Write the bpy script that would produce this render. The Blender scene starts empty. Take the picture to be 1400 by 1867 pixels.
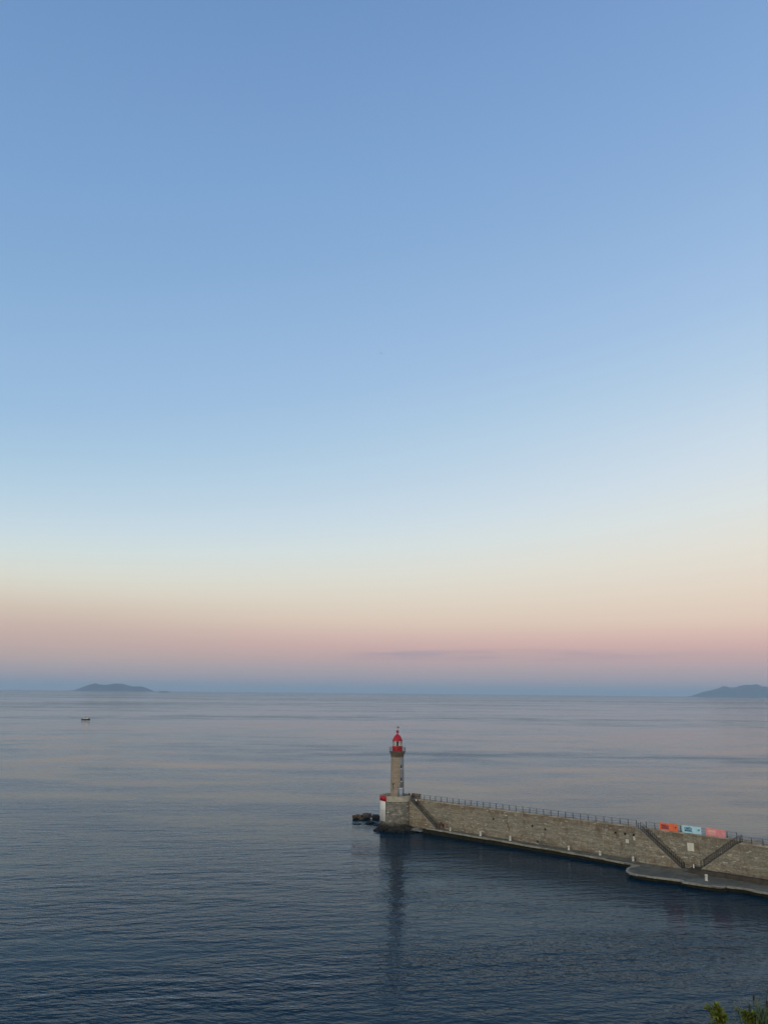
import bpy, bmesh, math, random
from mathutils import Vector, Matrix, noise as mnoise
random.seed(7)
S = bpy.context.scene
R = math.radians

# ------------------------------------------------------------------ camera
cam_d = bpy.data.cameras.new("camera")
cam = bpy.data.objects.new("camera", cam_d)
S.collection.objects.link(cam)
cam.location = (0, 0, 32)
cam_d.sensor_fit = 'VERTICAL'
cam_d.sensor_height = 36
cam_d.lens = 27.05
cam_d.clip_start = 0.1
cam_d.clip_end = 150000
PITCH = R(13.215)
cam.rotation_mode = 'QUATERNION'
cam.rotation_quaternion = (Matrix.Rotation(R(90) + PITCH, 4, 'X') @ Matrix.Rotation(R(0.573), 4, 'Z')).to_quaternion()
S.camera = cam
S.render.resolution_x, S.render.resolution_y = 767, 1024

# ------------------------------------------------------------------ exposure
S.view_settings.view_transform = 'Standard'
S.view_settings.look = 'None'
S.view_settings.exposure = 0
S.view_settings.gamma = 1
S.view_settings.use_curve_mapping = False
S.cycles.max_bounces = 8
S.cycles.volume_bounces = 1
S.cycles.use_denoising = True

def lin(r, g, b):
    f = lambda c: (c / 255 / 12.92) if c / 255 <= 0.04045 else ((c / 255 + 0.055) / 1.055) ** 2.4
    return (f(r), f(g), f(b), 1)

class NT:
    """short helper round a node tree"""
    def __init__(s, tree):
        s.t = tree
        s.t.nodes.clear()
    def n(s, kind, **kw):
        nd = s.t.nodes.new(kind)
        for k, v in kw.items():
            setattr(nd, k, v)
        return nd
    def l(s, a, b):
        s.t.links.new(a, b)
    def val(s, sock, v):
        if isinstance(v, bpy.types.NodeSocket):
            s.l(v, sock)
        else:
            sock.default_value = v
    def m(s, op, a, b=0.0, c=0.0, clamp=False):
        nd = s.n('ShaderNodeMath', operation=op, use_clamp=clamp)
        for i, v in enumerate((a, b, c)):
            s.val(nd.inputs[i], v)
        return nd.outputs[0]
    def vm(s, op, a, b=None, scale=None):
        nd = s.n('ShaderNodeVectorMath', operation=op)
        s.val(nd.inputs[0], a)
        if b is not None:
            s.val(nd.inputs[1], b)
        if scale is not None:
            s.val(nd.inputs['Scale'], scale)
        return nd.outputs['Value'] if op in ('DOT_PRODUCT', 'LENGTH') else nd.outputs[0]
    def mix(s, fac, a, b, mode='MIX'):
        nd = s.n('ShaderNodeMix', data_type='RGBA', blend_type=mode)
        s.val(nd.inputs[0], fac)
        s.val(nd.inputs[6], a)
        s.val(nd.inputs[7], b)
        return nd.outputs[2]
    def noise(s, vec, scale=1.0, detail=2.0, rough=0.5, dist=0.0):
        nd = s.n('ShaderNodeTexNoise')
        if vec is not None:
            s.l(vec, nd.inputs['Vector'])
        nd.inputs['Scale'].default_value = scale
        nd.inputs['Detail'].default_value = detail
        nd.inputs['Roughness'].default_value = rough
        nd.inputs['Distortion'].default_value = dist
        return nd.outputs[0]
    def ramp(s, fac, stops, interp='LINEAR'):
        nd = s.n('ShaderNodeValToRGB')
        cr = nd.color_ramp
        cr.interpolation = interp
        while len(cr.elements) < len(stops):
            cr.elements.new(0.5)
        for e, (p, c) in zip(cr.elements, stops):
            e.position = p
            e.color = c
        s.val(nd.inputs[0], fac)
        return nd.outputs[0]
    def rng(s, v, a, b, c=0.0, d=1.0, smooth=False):
        nd = s.n('ShaderNodeMapRange')
        if smooth:
            nd.interpolation_type = 'SMOOTHSTEP'
        s.val(nd.inputs[0], v)
        for i, x in enumerate((a, b, c, d)):
            nd.inputs[i + 1].default_value = x
        return nd.outputs[0]

# ------------------------------------------------------------------ world: dusk sky opposite the sunset
W = bpy.data.worlds.new("World")
S.world = W
W.use_nodes = True
w = NT(W.node_tree)
tc = w.n('ShaderNodeTexCoord')
d = tc.outputs['Generated']
sep = w.n('ShaderNodeSeparateXYZ')
w.l(d, sep.inputs[0])
elev = w.m('MULTIPLY', w.m('ARCSINE', sep.outputs[2]), 180 / math.pi)
# the colours reach higher towards the south-east (right), lower towards the north-east
tilt = w.m('MULTIPLY', w.m('MULTIPLY', w.rng(sep.outputs[0], -0.7, 0.7, -6.3, 6.3), w.rng(elev, 5.0, 18.0, 0.0, 1.0)), w.rng(sep.outputs[1], 0.0, 0.5, 0.0, 1.0))
tz = w.m('DIVIDE', w.m('SUBTRACT', elev, tilt), 50.0, clamp=True)
SKY = [  # elevation in degrees, colour of the eastern sky
    (0.0, (124, 143, 163)), (0.9, (139, 147, 164)), (1.75, (162, 156, 166)),
    (2.6, (184, 163, 166)), (3.4, (199, 172, 170)), (4.2, (209, 184, 176)), (5.1, (216, 198, 184)),
    (6.6, (220, 210, 196)), (8.5, (220, 219, 210)), (10.5, (213, 222, 222)), (12.5, (203, 218, 228)),
    (15.0, (190, 211, 228)), (18.6, (174, 202, 226)), (22.6, (160, 191, 224)), (26.5, (150, 183, 220)),
    (32.2, (136, 172, 213)), (37.4, (127, 164, 209)), (42.3, (120, 156, 203)), (46.8, (112, 149, 197)), (50, (106, 143, 191))]
HAZE_D, HAZE_TOP, HAZE_L = 4.4e-5, 430.0, lin(108, 138, 164)
def behind_haze(e, c):
    # brightness the clear sky needs above the haze layer to show as c through it
    tr = math.exp(-HAZE_D * min(75000.0, (HAZE_TOP - 32) / max(1e-3, math.sin(R(max(e, 0.01))))))
    tr = max(tr, 0.35)
    return tuple(max(0.04, (x - (1 - tr) * h) / tr) for x, h in zip(lin(*c)[:3], HAZE_L)) + (1,)
east = w.ramp(tz, [(max(0, e / 50.0), behind_haze(e, c)) for e, c in SKY if e >= 0])
# the western half, out of the picture behind the camera, where the sun has just set
west = w.ramp(tz, [(0.0, (2.0, 1.2, 0.68, 1)), (0.12, (2.0, 1.55, 1.06, 1)), (0.35, (1.6, 1.46, 1.2, 1)),
                   (0.7, (0.65, 0.76, 0.88, 1)), (1.0, (0.25, 0.37, 0.57, 1))])
wf = w.rng(sep.outputs[1], 0.15, -0.75, 0, 1, smooth=True)
sky = w.mix(wf, east, west)
# slightly paler towards the south-east
side = w.rng(sep.outputs[0], -0.5, 0.5, 0.93, 1.04)
cc = w.n('ShaderNodeCombineXYZ')
w.l(side, cc.inputs[0]); w.l(w.rng(sep.outputs[0], -0.5, 0.5, 0.975, 1.02), cc.inputs[1]); w.l(w.rng(sep.outputs[0], -0.5, 0.5, 0.975, 1.025), cc.inputs[2])
sky = w.mix(1.0, sky, cc.outputs[0], 'MULTIPLY')
blush = w.m('MULTIPLY', w.m('MULTIPLY', w.rng(elev, 0.8, 2.6, 0, 1, True), w.rng(elev, 3.6, 7.5, 1, 0, True)), w.rng(sep.outputs[0], 0.0, -0.42, 0, 0.42, True))
sky = w.mix(blush, sky, lin(198, 178, 165))
# thin bank of mauve cloud low over the horizon
cv = w.n('ShaderNodeCombineXYZ')
w.l(w.m('MULTIPLY', sep.outputs[0], 9.0), cv.inputs[0]); w.l(w.m('MULTIPLY', sep.outputs[2], 160.0), cv.inputs[1])
cn = w.noise(cv.outputs[0], 1.0, 3.0, 0.55)
band = w.m('MULTIPLY', w.rng(elev, 2.1, 2.65, 0, 1, True), w.rng(elev, 2.75, 3.3, 1, 0, True))
bandx = w.m('MULTIPLY', w.rng(sep.outputs[0], -0.09, 0.03, 0, 1, True), w.rng(sep.outputs[0], 0.10, 0.5, 1, 0, True))
cf = w.m('MULTIPLY', w.m('MULTIPLY', band, bandx), w.rng(cn, 0.38, 0.62, 0.25, 1, True))
sky = w.mix(w.m('MULTIPLY', cf, 0.6), sky, lin(166, 152, 166))
# tiny pale cumulus tops far to the left
bl = w.m('MULTIPLY', w.rng(elev, 0.55, 0.8, 0, 1, True), w.rng(elev, 0.85, 1.35, 1, 0, True))
cv2 = w.n('ShaderNodeCombineXYZ')
w.l(w.m('MULTIPLY', sep.outputs[0], 60.0), cv2.inputs[0]); w.l(w.m('MULTIPLY', sep.outputs[2], 190.0), cv2.inputs[1])
c2 = w.m('MULTIPLY', bl, w.rng(w.noise(cv2.outputs[0], 1.0, 3.0), 0.52, 0.68, 0, 1, True))
c2 = w.m('MULTIPLY', c2, w.rng(sep.outputs[0], -0.40, -0.44, 0, 1, True))
sky = w.mix(w.m('MULTIPLY', c2, 0.35), sky, lin(196, 180, 182))
bg = w.n('ShaderNodeBackground')
w.l(sky, bg.inputs[0])
bg.inputs[1].default_value = 1.0
out = w.n('ShaderNodeOutputWorld')
w.l(bg.outputs[0], out.inputs[0])
W.cycles.sampling_method = 'MANUAL'
W.cycles.sample_map_resolution = 512

# ------------------------------------------------------------------ afterglow of the sun that has set behind the camera's left shoulder
sd = bpy.data.lights.new("sun_afterglow", 'SUN')
sd.energy = 0.8
sd.angle = R(40)
sd.color = (1.0, 0.86, 0.72)
so = bpy.data.objects.new("sun_afterglow", sd)
S.collection.objects.link(so)
so.rotation_euler = Vector((0.55, 0.8, -0.24)).to_track_quat('-Z', 'Y').to_euler()

# ------------------------------------------------------------------ object helpers
def link(o):
    S.collection.objects.link(o)
    return o
def tag(o, label=None, cat=None, group=None, kind=None):
    if label: o['label'] = label
    if cat: o['category'] = cat
    if group: o['group'] = group
    if kind: o['kind'] = kind
    return o
def thing(name, label, cat, loc=(0, 0, 0), rz=0, group=None):
    o = link(bpy.data.objects.new(name, None))
    o.empty_display_size = 0.3
    o.location = loc
    o.rotation_euler = (0, 0, rz)
    return tag(o, label, cat, group)
def copy_tree(o, parent=None):
    c = link(o.copy())
    c.parent = parent
    if parent: c.matrix_parent_inverse = o.matrix_parent_inverse.copy()
    for ch in list(o.children):
        copy_tree(ch, c)
    return c

class MB:
    """collects shapes; build() links them as one mesh object with metre-scaled UVs"""
    def __init__(s):
        s.v, s.f, s.uv, s.sm = [], [], [], []
    def face(s, pts, uv=None, smooth=False):
        b = len(s.v)
        s.v += [tuple(p) for p in pts]
        s.f.append(tuple(range(b, b + len(pts))))
        s.uv.append(uv); s.sm.append(smooth)
    def box(s, x0, x1, y0, y1, z0, z1):
        p = [(x, y, z) for z in (z0, z1) for y in (y0, y1) for x in (x0, x1)]
        return s.hull8(p)
    def hull8(s, p):
        b = len(s.v)
        s.v += [tuple(q) for q in p]
        for f in ((0, 2, 3, 1), (4, 5, 7, 6), (0, 1, 5, 4), (2, 6, 7, 3), (0, 4, 6, 2), (1, 3, 7, 5)):
            s.f.append(tuple(b + i for i in f)); s.uv.append(None); s.sm.append(False)
        return s
    def tube(s, path, r, n=6, caps=True):
        path = [Vector(p) for p in path]
        rs = r if isinstance(r, (list, tuple)) else [r] * len(path)
        b = len(s.v)
        for i, p in enumerate(path):
            t = (path[min(i + 1, len(path) - 1)] - path[max(i - 1, 0)]).normalized()
            a = t.cross(Vector((0, 0, 1)) if abs(t.z) < 0.9 else Vector((1, 0, 0))).normalized()
            c = t.cross(a)
            for k in range(n):
                q = 2 * math.pi * k / n
                s.v.append(tuple(p + rs[i] * (math.cos(q) * a + math.sin(q) * c)))
        for i in range(len(path) - 1):
            for k in range(n):
                k2 = (k + 1) % n
                s.f.append((b + i * n + k, b + i * n + k2, b + (i + 1) * n + k2, b + (i + 1) * n + k))
                s.uv.append(None); s.sm.append(True)
        if caps:
            s.f.append(tuple(b + k for k in range(n))); s.uv.append(None); s.sm.append(False)
            e = b + (len(path) - 1) * n
            s.f.append(tuple(e + k for k in reversed(range(n)))); s.uv.append(None); s.sm.append(False)
        return s
    def lathe(s, prof, n=48, c=(0, 0), a0=0.0, a1=2 * math.pi, smooth=True, jit=0.0):
        full = abs(a1 - a0 - 2 * math.pi) < 1e-6
        cols = n if full else n + 1
        b = len(s.v)
        for r, z in prof:
            for k in range(cols):
                q = a0 + (a1 - a0) * k / n
                rr = r + (random.uniform(-jit, jit) if jit else 0)
                s.v.append((c[0] + rr * math.cos(q), c[1] + rr * math.sin(q), z))
        R0 = max(r for r, z in prof)
        acc = 0.0
        for i in range(len(prof) - 1):
            dz = math.hypot(prof[i + 1][0] - prof[i][0], prof[i + 1][1] - prof[i][1])
            for k in range(n):
                k2 = (k + 1) % cols
                s.f.append((b + i * cols + k, b + i * cols + k2, b + (i + 1) * cols + k2, b + (i + 1) * cols + k))
                u0, u1 = R0 * (a0 + (a1 - a0) * k / n), R0 * (a0 + (a1 - a0) * (k + 1) / n)
                s.uv.append([(u0, prof[i][1]), (u1, prof[i][1]), (u1, prof[i + 1][1] + (0 if abs(prof[i + 1][1] - prof[i][1]) > .01 else dz)), (u0, prof[i + 1][1] + (0 if abs(prof[i + 1][1] - prof[i][1]) > .01 else dz))])
                s.sm.append(smooth)
        return s
    def prism(s, poly, z0, z1):
        n = len(poly)
        zz0 = z0 if callable(z0) else (lambda x, y: z0)
        zz1 = z1 if callable(z1) else (lambda x, y: z1)
        b = len(s.v)
        s.v += [(x, y, zz0(x, y)) for x, y in poly] + [(x, y, zz1(x, y)) for x, y in poly]
        s.f.append(tuple(b + i for i in reversed(range(n))))
        s.f.append(tuple(b + n + i for i in range(n)))
        for i in range(n):
            j = (i + 1) % n
            s.f.append((b + i, b + j, b + n + j, b + n + i))
        for _ in range(n + 2):
            s.uv.append(None); s.sm.append(False)
        return s
    def ball(s, c, r, nu=12, nv=8):
        prof = [(max(1e-4, r * math.sin(math.pi * i / nv)), c[2] - r * math.cos(math.pi * i / nv)) for i in range(nv + 1)]
        return s.lathe(prof, nu, (c[0], c[1]))
    def build(s, name, mat, parent=None, loc=(0, 0, 0), rz=0):
        me = bpy.data.meshes.new(name)
        me.from_pydata(s.v, [], s.f)
        me.materials.append(mat)
        ul = me.uv_layers.new(name="UVMap")
        for p, uv, sm in zip(me.polygons, s.uv, s.sm):
            p.use_smooth = sm
            nx, ny, nz = (abs(c) for c in p.normal)
            for k, li in enumerate(p.loop_indices):
                if uv:
                    ul.data[li].uv = uv[k]
                else:
                    x, y, z = me.vertices[me.loops[li].vertex_index].co
                    ul.data[li].uv = (x, y) if nz > 0.75 else ((x, z) if ny >= nx else (y + 37.3, z))
        me.validate()
        o = link(bpy.data.objects.new(name, me))
        if parent: o.parent = parent
        o.location = loc
        o.rotation_euler = (0, 0, rz)
        return o

# ------------------------------------------------------------------ materials
def mat(name):
    m = bpy.data.materials.new(name)
    m.use_nodes = True
    t = NT(m.node_tree)
    o = t.n('ShaderNodeOutputMaterial')
    return m, t, o
def surf(t, o, col, rough=0.8, normal=None, metal=0.0, spec=0.3):
    b = t.n('ShaderNodeBsdfPrincipled')
    t.val(b.inputs['Base Color'], col)
    t.val(b.inputs['Roughness'], rough)
    b.inputs['Metallic'].default_value = metal
    b.inputs['Specular IOR Level'].default_value = spec
    if normal is not None: t.l(normal, b.inputs['Normal'])
    t.l(b.outputs[0], o.inputs['Surface'])
    return b
def bump(t, h, strength=0.5, dist=0.05):
    b = t.n('ShaderNodeBump')
    b.inputs['Strength'].default_value = strength
    b.inputs['Distance'].default_value = dist
    t.l(h, b.inputs['Height'])
    return b.outputs[0]
def paint(name, col, rough=0.5, var=0.15, scale=3.0, metal=0.0):
    m, t, o = mat(name)
    g = t.n('ShaderNodeTexCoord').outputs['Object']
    n1 = t.noise(g, scale, 5, 0.6)
    dark = tuple(c * (1 - var * 1.6) for c in col[:3]) + (1,)
    lite = tuple(min(1, c * (1 + var)) for c in col[:3]) + (1,)
    c = t.ramp(n1, [(0.3, dark), (0.7, lite)])
    surf(t, o, c, rough, metal=metal)
    return m

def rubble(name, stops, sx, sz, stain=(0.10, 0.055, 0.03, 1), stain_amt=0.5, wet=None, pale=0.1, seed=0.0):
    """coursed rubble: stretched cells, each with its own stone colour, dark joints, rust and lichen stains"""
    m, t, o = mat(name)
    uv = t.n('ShaderNodeTexCoord').outputs['UV']
    sp = t.n('ShaderNodeSeparateXYZ'); t.l(uv, sp.inputs[0])
    wob = t.m('MULTIPLY', t.m('SUBTRACT', t.noise(uv, 0.9, 3), 0.5), 0.35)
    cv = t.n('ShaderNodeCombineXYZ')
    t.l(t.m('DIVIDE', t.m('ADD', sp.outputs[0], seed), sx), cv.inputs[0])
    t.l(t.m('DIVIDE', t.m('ADD', sp.outputs[1], wob), sz), cv.inputs[1])
    vo = t.n('ShaderNodeTexVoronoi', feature='F1'); t.l(cv.outputs[0], vo.inputs['Vector']); vo.inputs['Scale'].default_value = 1; vo.inputs['Randomness'].default_value = 0.8
    ve = t.n('ShaderNodeTexVoronoi', feature='DISTANCE_TO_EDGE'); t.l(cv.outputs[0], ve.inputs['Vector']); ve.inputs['Scale'].default_value = 1; ve.inputs['Randomness'].default_value = 0.8
    s2 = t.n('ShaderNodeSeparateColor'); t.l(vo.outputs['Color'], s2.inputs[0])
    col = t.ramp(s2.outputs[0], stops)
    # patches of wall built or repaired at different times
    big = t.noise(uv, 0.16, 3, 0.6)
    col = t.mix(t.rng(big, 0.40, 0.62, 0.0, 0.42, True), col, (0.33, 0.33, 0.262, 1), 'MIX')
    grain = t.noise(uv, 9.0, 4, 0.65)
    col = t.mix(0.4, col, t.ramp(grain, [(0.25, (0.42, 0.42, 0.42, 1)), (0.75, (1, 1, 1, 1))]), 'MULTIPLY')
    # streaked rust stains
    sv = t.n('ShaderNodeCombineXYZ'); t.l(t.m('MULTIPLY', sp.outputs[0], 0.55), sv.inputs[0]); t.l(t.m('MULTIPLY', sp.outputs[1], 0.28), sv.inputs[1]); sv.inputs[2].default_value = 3.1 + seed
    st = t.rng(t.noise(sv.outputs[0], 1.0, 5, 0.65), 0.50, 0.72, 0, stain_amt, True)
    col = t.mix(st, col, stain)
    cs = t.n('ShaderNodeCombineXYZ'); t.l(t.m('MULTIPLY', sp.outputs[0], 0.22), cs.inputs[0]); t.l(t.m('MULTIPLY', t.m('ADD', sp.outputs[1], wob), 2.1), cs.inputs[1]); cs.inputs[2].default_value = seed
    col = t.mix(0.75, col, t.ramp(t.noise(cs.outputs[0], 1.0, 3, 0.6), [(0.32, (0.52, 0.50, 0.47, 1)), (0.68, (1.14, 1.12, 1.06, 1))]), 'MULTIPLY')
    # brown runs below the coping and along the foot, broken up by their own shapes
    rn = t.n('ShaderNodeCombineXYZ'); t.l(t.m('MULTIPLY', sp.outputs[0], 0.9), rn.inputs[0]); t.l(t.m('MULTIPLY', sp.outputs[1], 0.22), rn.inputs[1]); rn.inputs[2].default_value = 9 + seed
    rv = t.noise(rn.outputs[0], 1.0, 4, 0.6)
    top = t.m('MULTIPLY', t.rng(sp.outputs[1], 5.2, 6.9, 0, 1, True), t.rng(rv, 0.36, 0.62, 0, 0.75, True))
    low = t.m('MULTIPLY', t.rng(sp.outputs[1], 3.0, 1.4, 0, 1, True), t.rng(rv, 0.40, 0.64, 0, 0.6, True))
    col = t.mix(t.m('MAXIMUM', top, low), col, stain)
    # a scatter of pale stones
    pl = t.rng(s2.outputs[1], 1 - pale, 1 - pale + 0.02, 0, 0.6)
    col = t.mix(pl, col, (0.52, 0.50, 0.42, 1))
    joint = t.rng(ve.outputs['Distance'], 0.015, 0.10, 0.5, 0.0, True)
    col = t.mix(joint, col, (0.085, 0.077, 0.058, 1))
    if wet:
        wz = t.m('ADD', sp.outputs[1], t.m('MULTIPLY', t.noise(uv, 1.4, 3), 0.9))
        col = t.mix(t.rng(wz, wet[0], wet[1], 0.9, 0, True), col, (0.018, 0.018, 0.013, 1))
    h = t.m('ADD', t.rng(ve.outputs['Distance'], 0.0, 0.18, 0, 1, True), t.m('MULTIPLY', t.m('ADD', s2.outputs[2], grain), 0.45))
    surf(t, o, col, 0.9, bump(t, h, 0.8, 0.08), spec=0.15)
    return m

WALL = [(0.0, (0.255, 0.228, 0.172, 1)), (0.2, (0.32, 0.288, 0.218, 1)), (0.55, (0.365, 0.335, 0.255, 1)), (0.8, (0.405, 0.372, 0.288, 1)), (1.0, (0.455, 0.425, 0.335, 1))]
M = {}
M['wall'] = rubble('rubble_masonry', WALL, 0.52, 0.19, stain=(0.165, 0.108, 0.07, 1), stain_amt=0.75, pale=0.04)
M['stair_wall'] = rubble('stair_masonry', WALL, 0.6, 0.22, pale=0.04, stain=(0.18, 0.10, 0.05, 1), stain_amt=0.75, wet=(0.9, 1.9), seed=11.7)
M['stair_wall_dry'] = rubble('dry_stair_masonry', WALL, 0.62, 0.22, pale=0.05, stain=(0.17, 0.11, 0.07, 1), stain_amt=0.7, seed=4.4)
M['base'] = rubble('base_masonry', [(0, (0.13, 0.135, 0.125, 1)), (0.4, (0.21, 0.215, 0.20, 1)), (0.8, (0.28, 0.28, 0.255, 1)), (1, (0.36, 0.355, 0.315, 1))], 0.75, 0.28, stain=(0.11, 0.1, 0.08, 1), stain_amt=0.4, wet=(1.0, 2.6), pale=0.05, seed=2.2)

def concrete(name, a, b, scale=0.7, edge=None):
    m, t, o = mat(name)
    g = t.n('ShaderNodeTexCoord').outputs['Object']
    n1 = t.noise(g, scale, 6, 0.62)
    n2 = t.noise(g, 7.0, 4, 0.6)
    c = t.ramp(n1, [(0.3, a), (0.68, b)])
    c = t.mix(0.5, c, t.ramp(n2, [(0.3, (0.5, 0.5, 0.5, 1)), (0.7, (1, 1, 1, 1))]), 'MULTIPLY')
    surf(t, o, c, 0.9, bump(t, n2, 0.35, 0.03), spec=0.15)
    return m
M['coping'] = concrete('coping_stone', (0.17, 0.115, 0.07, 1), (0.45, 0.41, 0.31, 1), 0.55)
M['parapet'] = concrete('parapet_render', (0.28, 0.26, 0.195, 1), (0.48, 0.45, 0.36, 1), 0.8)
def quay_mat(name, a, b):
    m, t, o = mat(name)
    g = t.n('ShaderNodeTexCoord').outputs['Object']
    br = t.n('ShaderNodeTexBrick'); t.l(g, br.inputs['Vector'])
    br.inputs['Scale'].default_value = 1; br.inputs['Brick Width'].default_value = 2.6; br.inputs['Row Height'].default_value = 1.9; br.inputs['Mortar Size'].default_value = 0.035
    br.inputs['Color1'].default_value = a; br.inputs['Color2'].default_value = b; br.inputs['Mortar'].default_value = (0.05, 0.047, 0.035, 1)
    n1 = t.noise(g, 0.55, 6, 0.66); n2 = t.noise(g, 7.0, 4, 0.6)
    c = t.mix(t.rng(n1, 0.46, 0.60, 0, 0.75, True), br.outputs[0], (0.075, 0.068, 0.05, 1))
    c = t.mix(t.rng(t.noise(g, 0.9, 5, 0.7, 0.5), 0.60, 0.72, 0, 0.6, True), c, (0.27, 0.25, 0.19, 1))
    c = t.mix(0.4, c, t.ramp(n2, [(0.3, (0.5, 0.5, 0.5, 1)), (0.7, (1, 1, 1, 1))]), 'MULTIPLY')
    surf(t, o, c, t.rng(n1, 0.4, 0.65, 0.9, 0.55), bump(t, n2, 0.35, 0.03), spec=0.2)
    return m
M['quay'] = quay_mat('quay_slabs', (0.135, 0.12, 0.088, 1), (0.185, 0.168, 0.125, 1))
M['kerb'] = concrete('quay_edge_stone', (0.19, 0.175, 0.13, 1), (0.40, 0.385, 0.32, 1), 0.9)
M['algae'] = concrete('algae_shade_stone', (0.010, 0.010, 0.007, 1), (0.030, 0.030, 0.020, 1), 1.2)  # near-black: algae plus the shade under the overhang, both in the colour
M['plinth'] = concrete('dark_plinth_stone', (0.045, 0.038, 0.03, 1), (0.095, 0.08, 0.062, 1), 0.8)
M['step'] = concrete('step_stone', (0.20, 0.185, 0.15, 1), (0.36, 0.335, 0.27, 1), 1.5)
M['iron'] = paint('dark_iron', (0.02, 0.026, 0.034, 1), 0.5, 0.3, 4)
M['bar'] = paint('weathered_baluster_iron', (0.055, 0.055, 0.05, 1), 0.6, 0.3, 2)
M['red'] = paint('red_paint', (0.37, 0.009, 0.020, 1), 0.5, 0.22, 1.8)
M['white'] = paint('white_paint', (0.74, 0.74, 0.70, 1), 0.6, 0.10, 1.6)
M['door'] = paint('blue_grey_door', (0.26, 0.31, 0.36, 1), 0.6, 0.12, 2)
M['dark'] = paint('dark_opening', (0.012, 0.012, 0.012, 1), 0.9, 0.1, 2)
M['bollard'] = concrete('bollard_concrete', (0.46, 0.45, 0.39, 1), (0.66, 0.65, 0.57, 1), 2.0)
M['notice'] = paint('pale_notice_board', (0.58, 0.56, 0.46, 1), 0.5, 0.06, 2)

def tower_mat():
    m, t, o = mat('ashlar_tower')
    uv = t.n('ShaderNodeTexCoord').outputs['UV']
    br = t.n('ShaderNodeTexBrick')
    t.l(uv, br.inputs['Vector'])
    br.inputs['Scale'].default_value = 1
    br.inputs['Brick Width'].default_value = 1.1
    br.inputs['Row Height'].default_value = 0.42
    br.inputs['Mortar Size'].default_value = 0.022
    br.inputs['Mortar Smooth'].default_value = 0.3
    br.inputs['Color1'].default_value = (0.35, 0.29, 0.215, 1)
    br.inputs['Color2'].default_value = (0.27, 0.225, 0.165, 1)
    br.inputs['Mortar'].default_value = (0.15, 0.125, 0.095, 1)
    n1 = t.noise(uv, 0.8, 5, 0.6)
    c = t.mix(t.rng(n1, 0.4, 0.7, 0, 0.5, True), br.outputs[0], (0.22, 0.20, 0.165, 1))
    n2 = t.noise(uv, 8, 4, 0.6)
    c = t.mix(0.45, c, t.ramp(n2, [(0.3, (0.5, 0.5, 0.5, 1)), (0.7, (1, 1, 1, 1))]), 'MULTIPLY')
    h = t.m('ADD', br.outputs['Fac'], t.m('MULTIPLY', n2, -0.5))
    b = t.n('ShaderNodeBump'); b.invert = True; b.inputs['Distance'].default_value = 0.03; b.inputs['Strength'].default_value = 0.6
    t.l(h, b.inputs['Height'])
    surf(t, o, c, 0.9, b.outputs[0], spec=0.15)
    return m
M['tower'] = tower_mat()
M['tower_grey'] = concrete('blue_grey_tower', (0.15, 0.165, 0.175, 1), (0.25, 0.265, 0.27, 1), 0.6)  # blue-grey tone for the right side of the tower

def rockmat(name, a, b, c, wet):
    m, t, o = mat(name)
    g = t.n('ShaderNodeNewGeometry').outputs['Position']
    n1 = t.noise(g, 0.9, 6, 0.65)
    n2 = t.noise(g, 5, 5, 0.65)
    col = t.ramp(n1, [(0.3, a), (0.52, b), (0.72, c)])
    sp = t.n('ShaderNodeSeparateXYZ'); t.l(g, sp.inputs[0])
    wz = t.m('ADD', sp.outputs[2], t.m('MULTIPLY', t.m('SUBTRACT', n1, 0.5), 0.8))
    wf = t.rng(wz, wet * 0.4, wet, 1, 0, True)
    col = t.mix(wf, col, (0.008, 0.008, 0.007, 1))
    surf(t, o, col, t.rng(wf, 0, 1, 0.9, 0.35), bump(t, n2, 0.9, 0.15), spec=0.25)
    return m
M['rock_red'] = rockmat('rusty_rock', (0.05, 0.032, 0.02, 1), (0.11, 0.065, 0.035, 1), (0.17, 0.11, 0.065, 1), 0.4)
M['rock_brown'] = rockmat('brown_rock', (0.03, 0.025, 0.018, 1), (0.06, 0.048, 0.034, 1), (0.10, 0.085, 0.06, 1), 0.5)
M['rock_dark'] = rockmat('dark_wet_rock', (0.012, 0.012, 0.010, 1), (0.025, 0.024, 0.02, 1), (0.06, 0.055, 0.045, 1), 0.7)
M['rock_grey'] = rockmat('grey_slab_rock', (0.07, 0.075, 0.075, 1), (0.13, 0.14, 0.135, 1), (0.2, 0.21, 0.2, 1), 0.35)

def glass():
    m, t, o = mat('lantern_glass')
    tr = t.n('ShaderNodeBsdfTransparent'); tr.inputs[0].default_value = (0.86, 0.92, 0.90, 1)
    gl = t.n('ShaderNodeBsdfGlossy'); gl.inputs['Roughness'].default_value = 0.03
    fr = t.n('ShaderNodeFresnel'); fr.inputs[0].default_value = 1.5
    mx = t.n('ShaderNodeMixShader')
    t.l(t.m('ADD', fr.outputs[0], 0.08), mx.inputs[0]); t.l(tr.outputs[0], mx.inputs[1]); t.l(gl.outputs[0], mx.inputs[2])
    t.l(mx.outputs[0], o.inputs['Surface'])
    return m
M['glass'] = glass()

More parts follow.
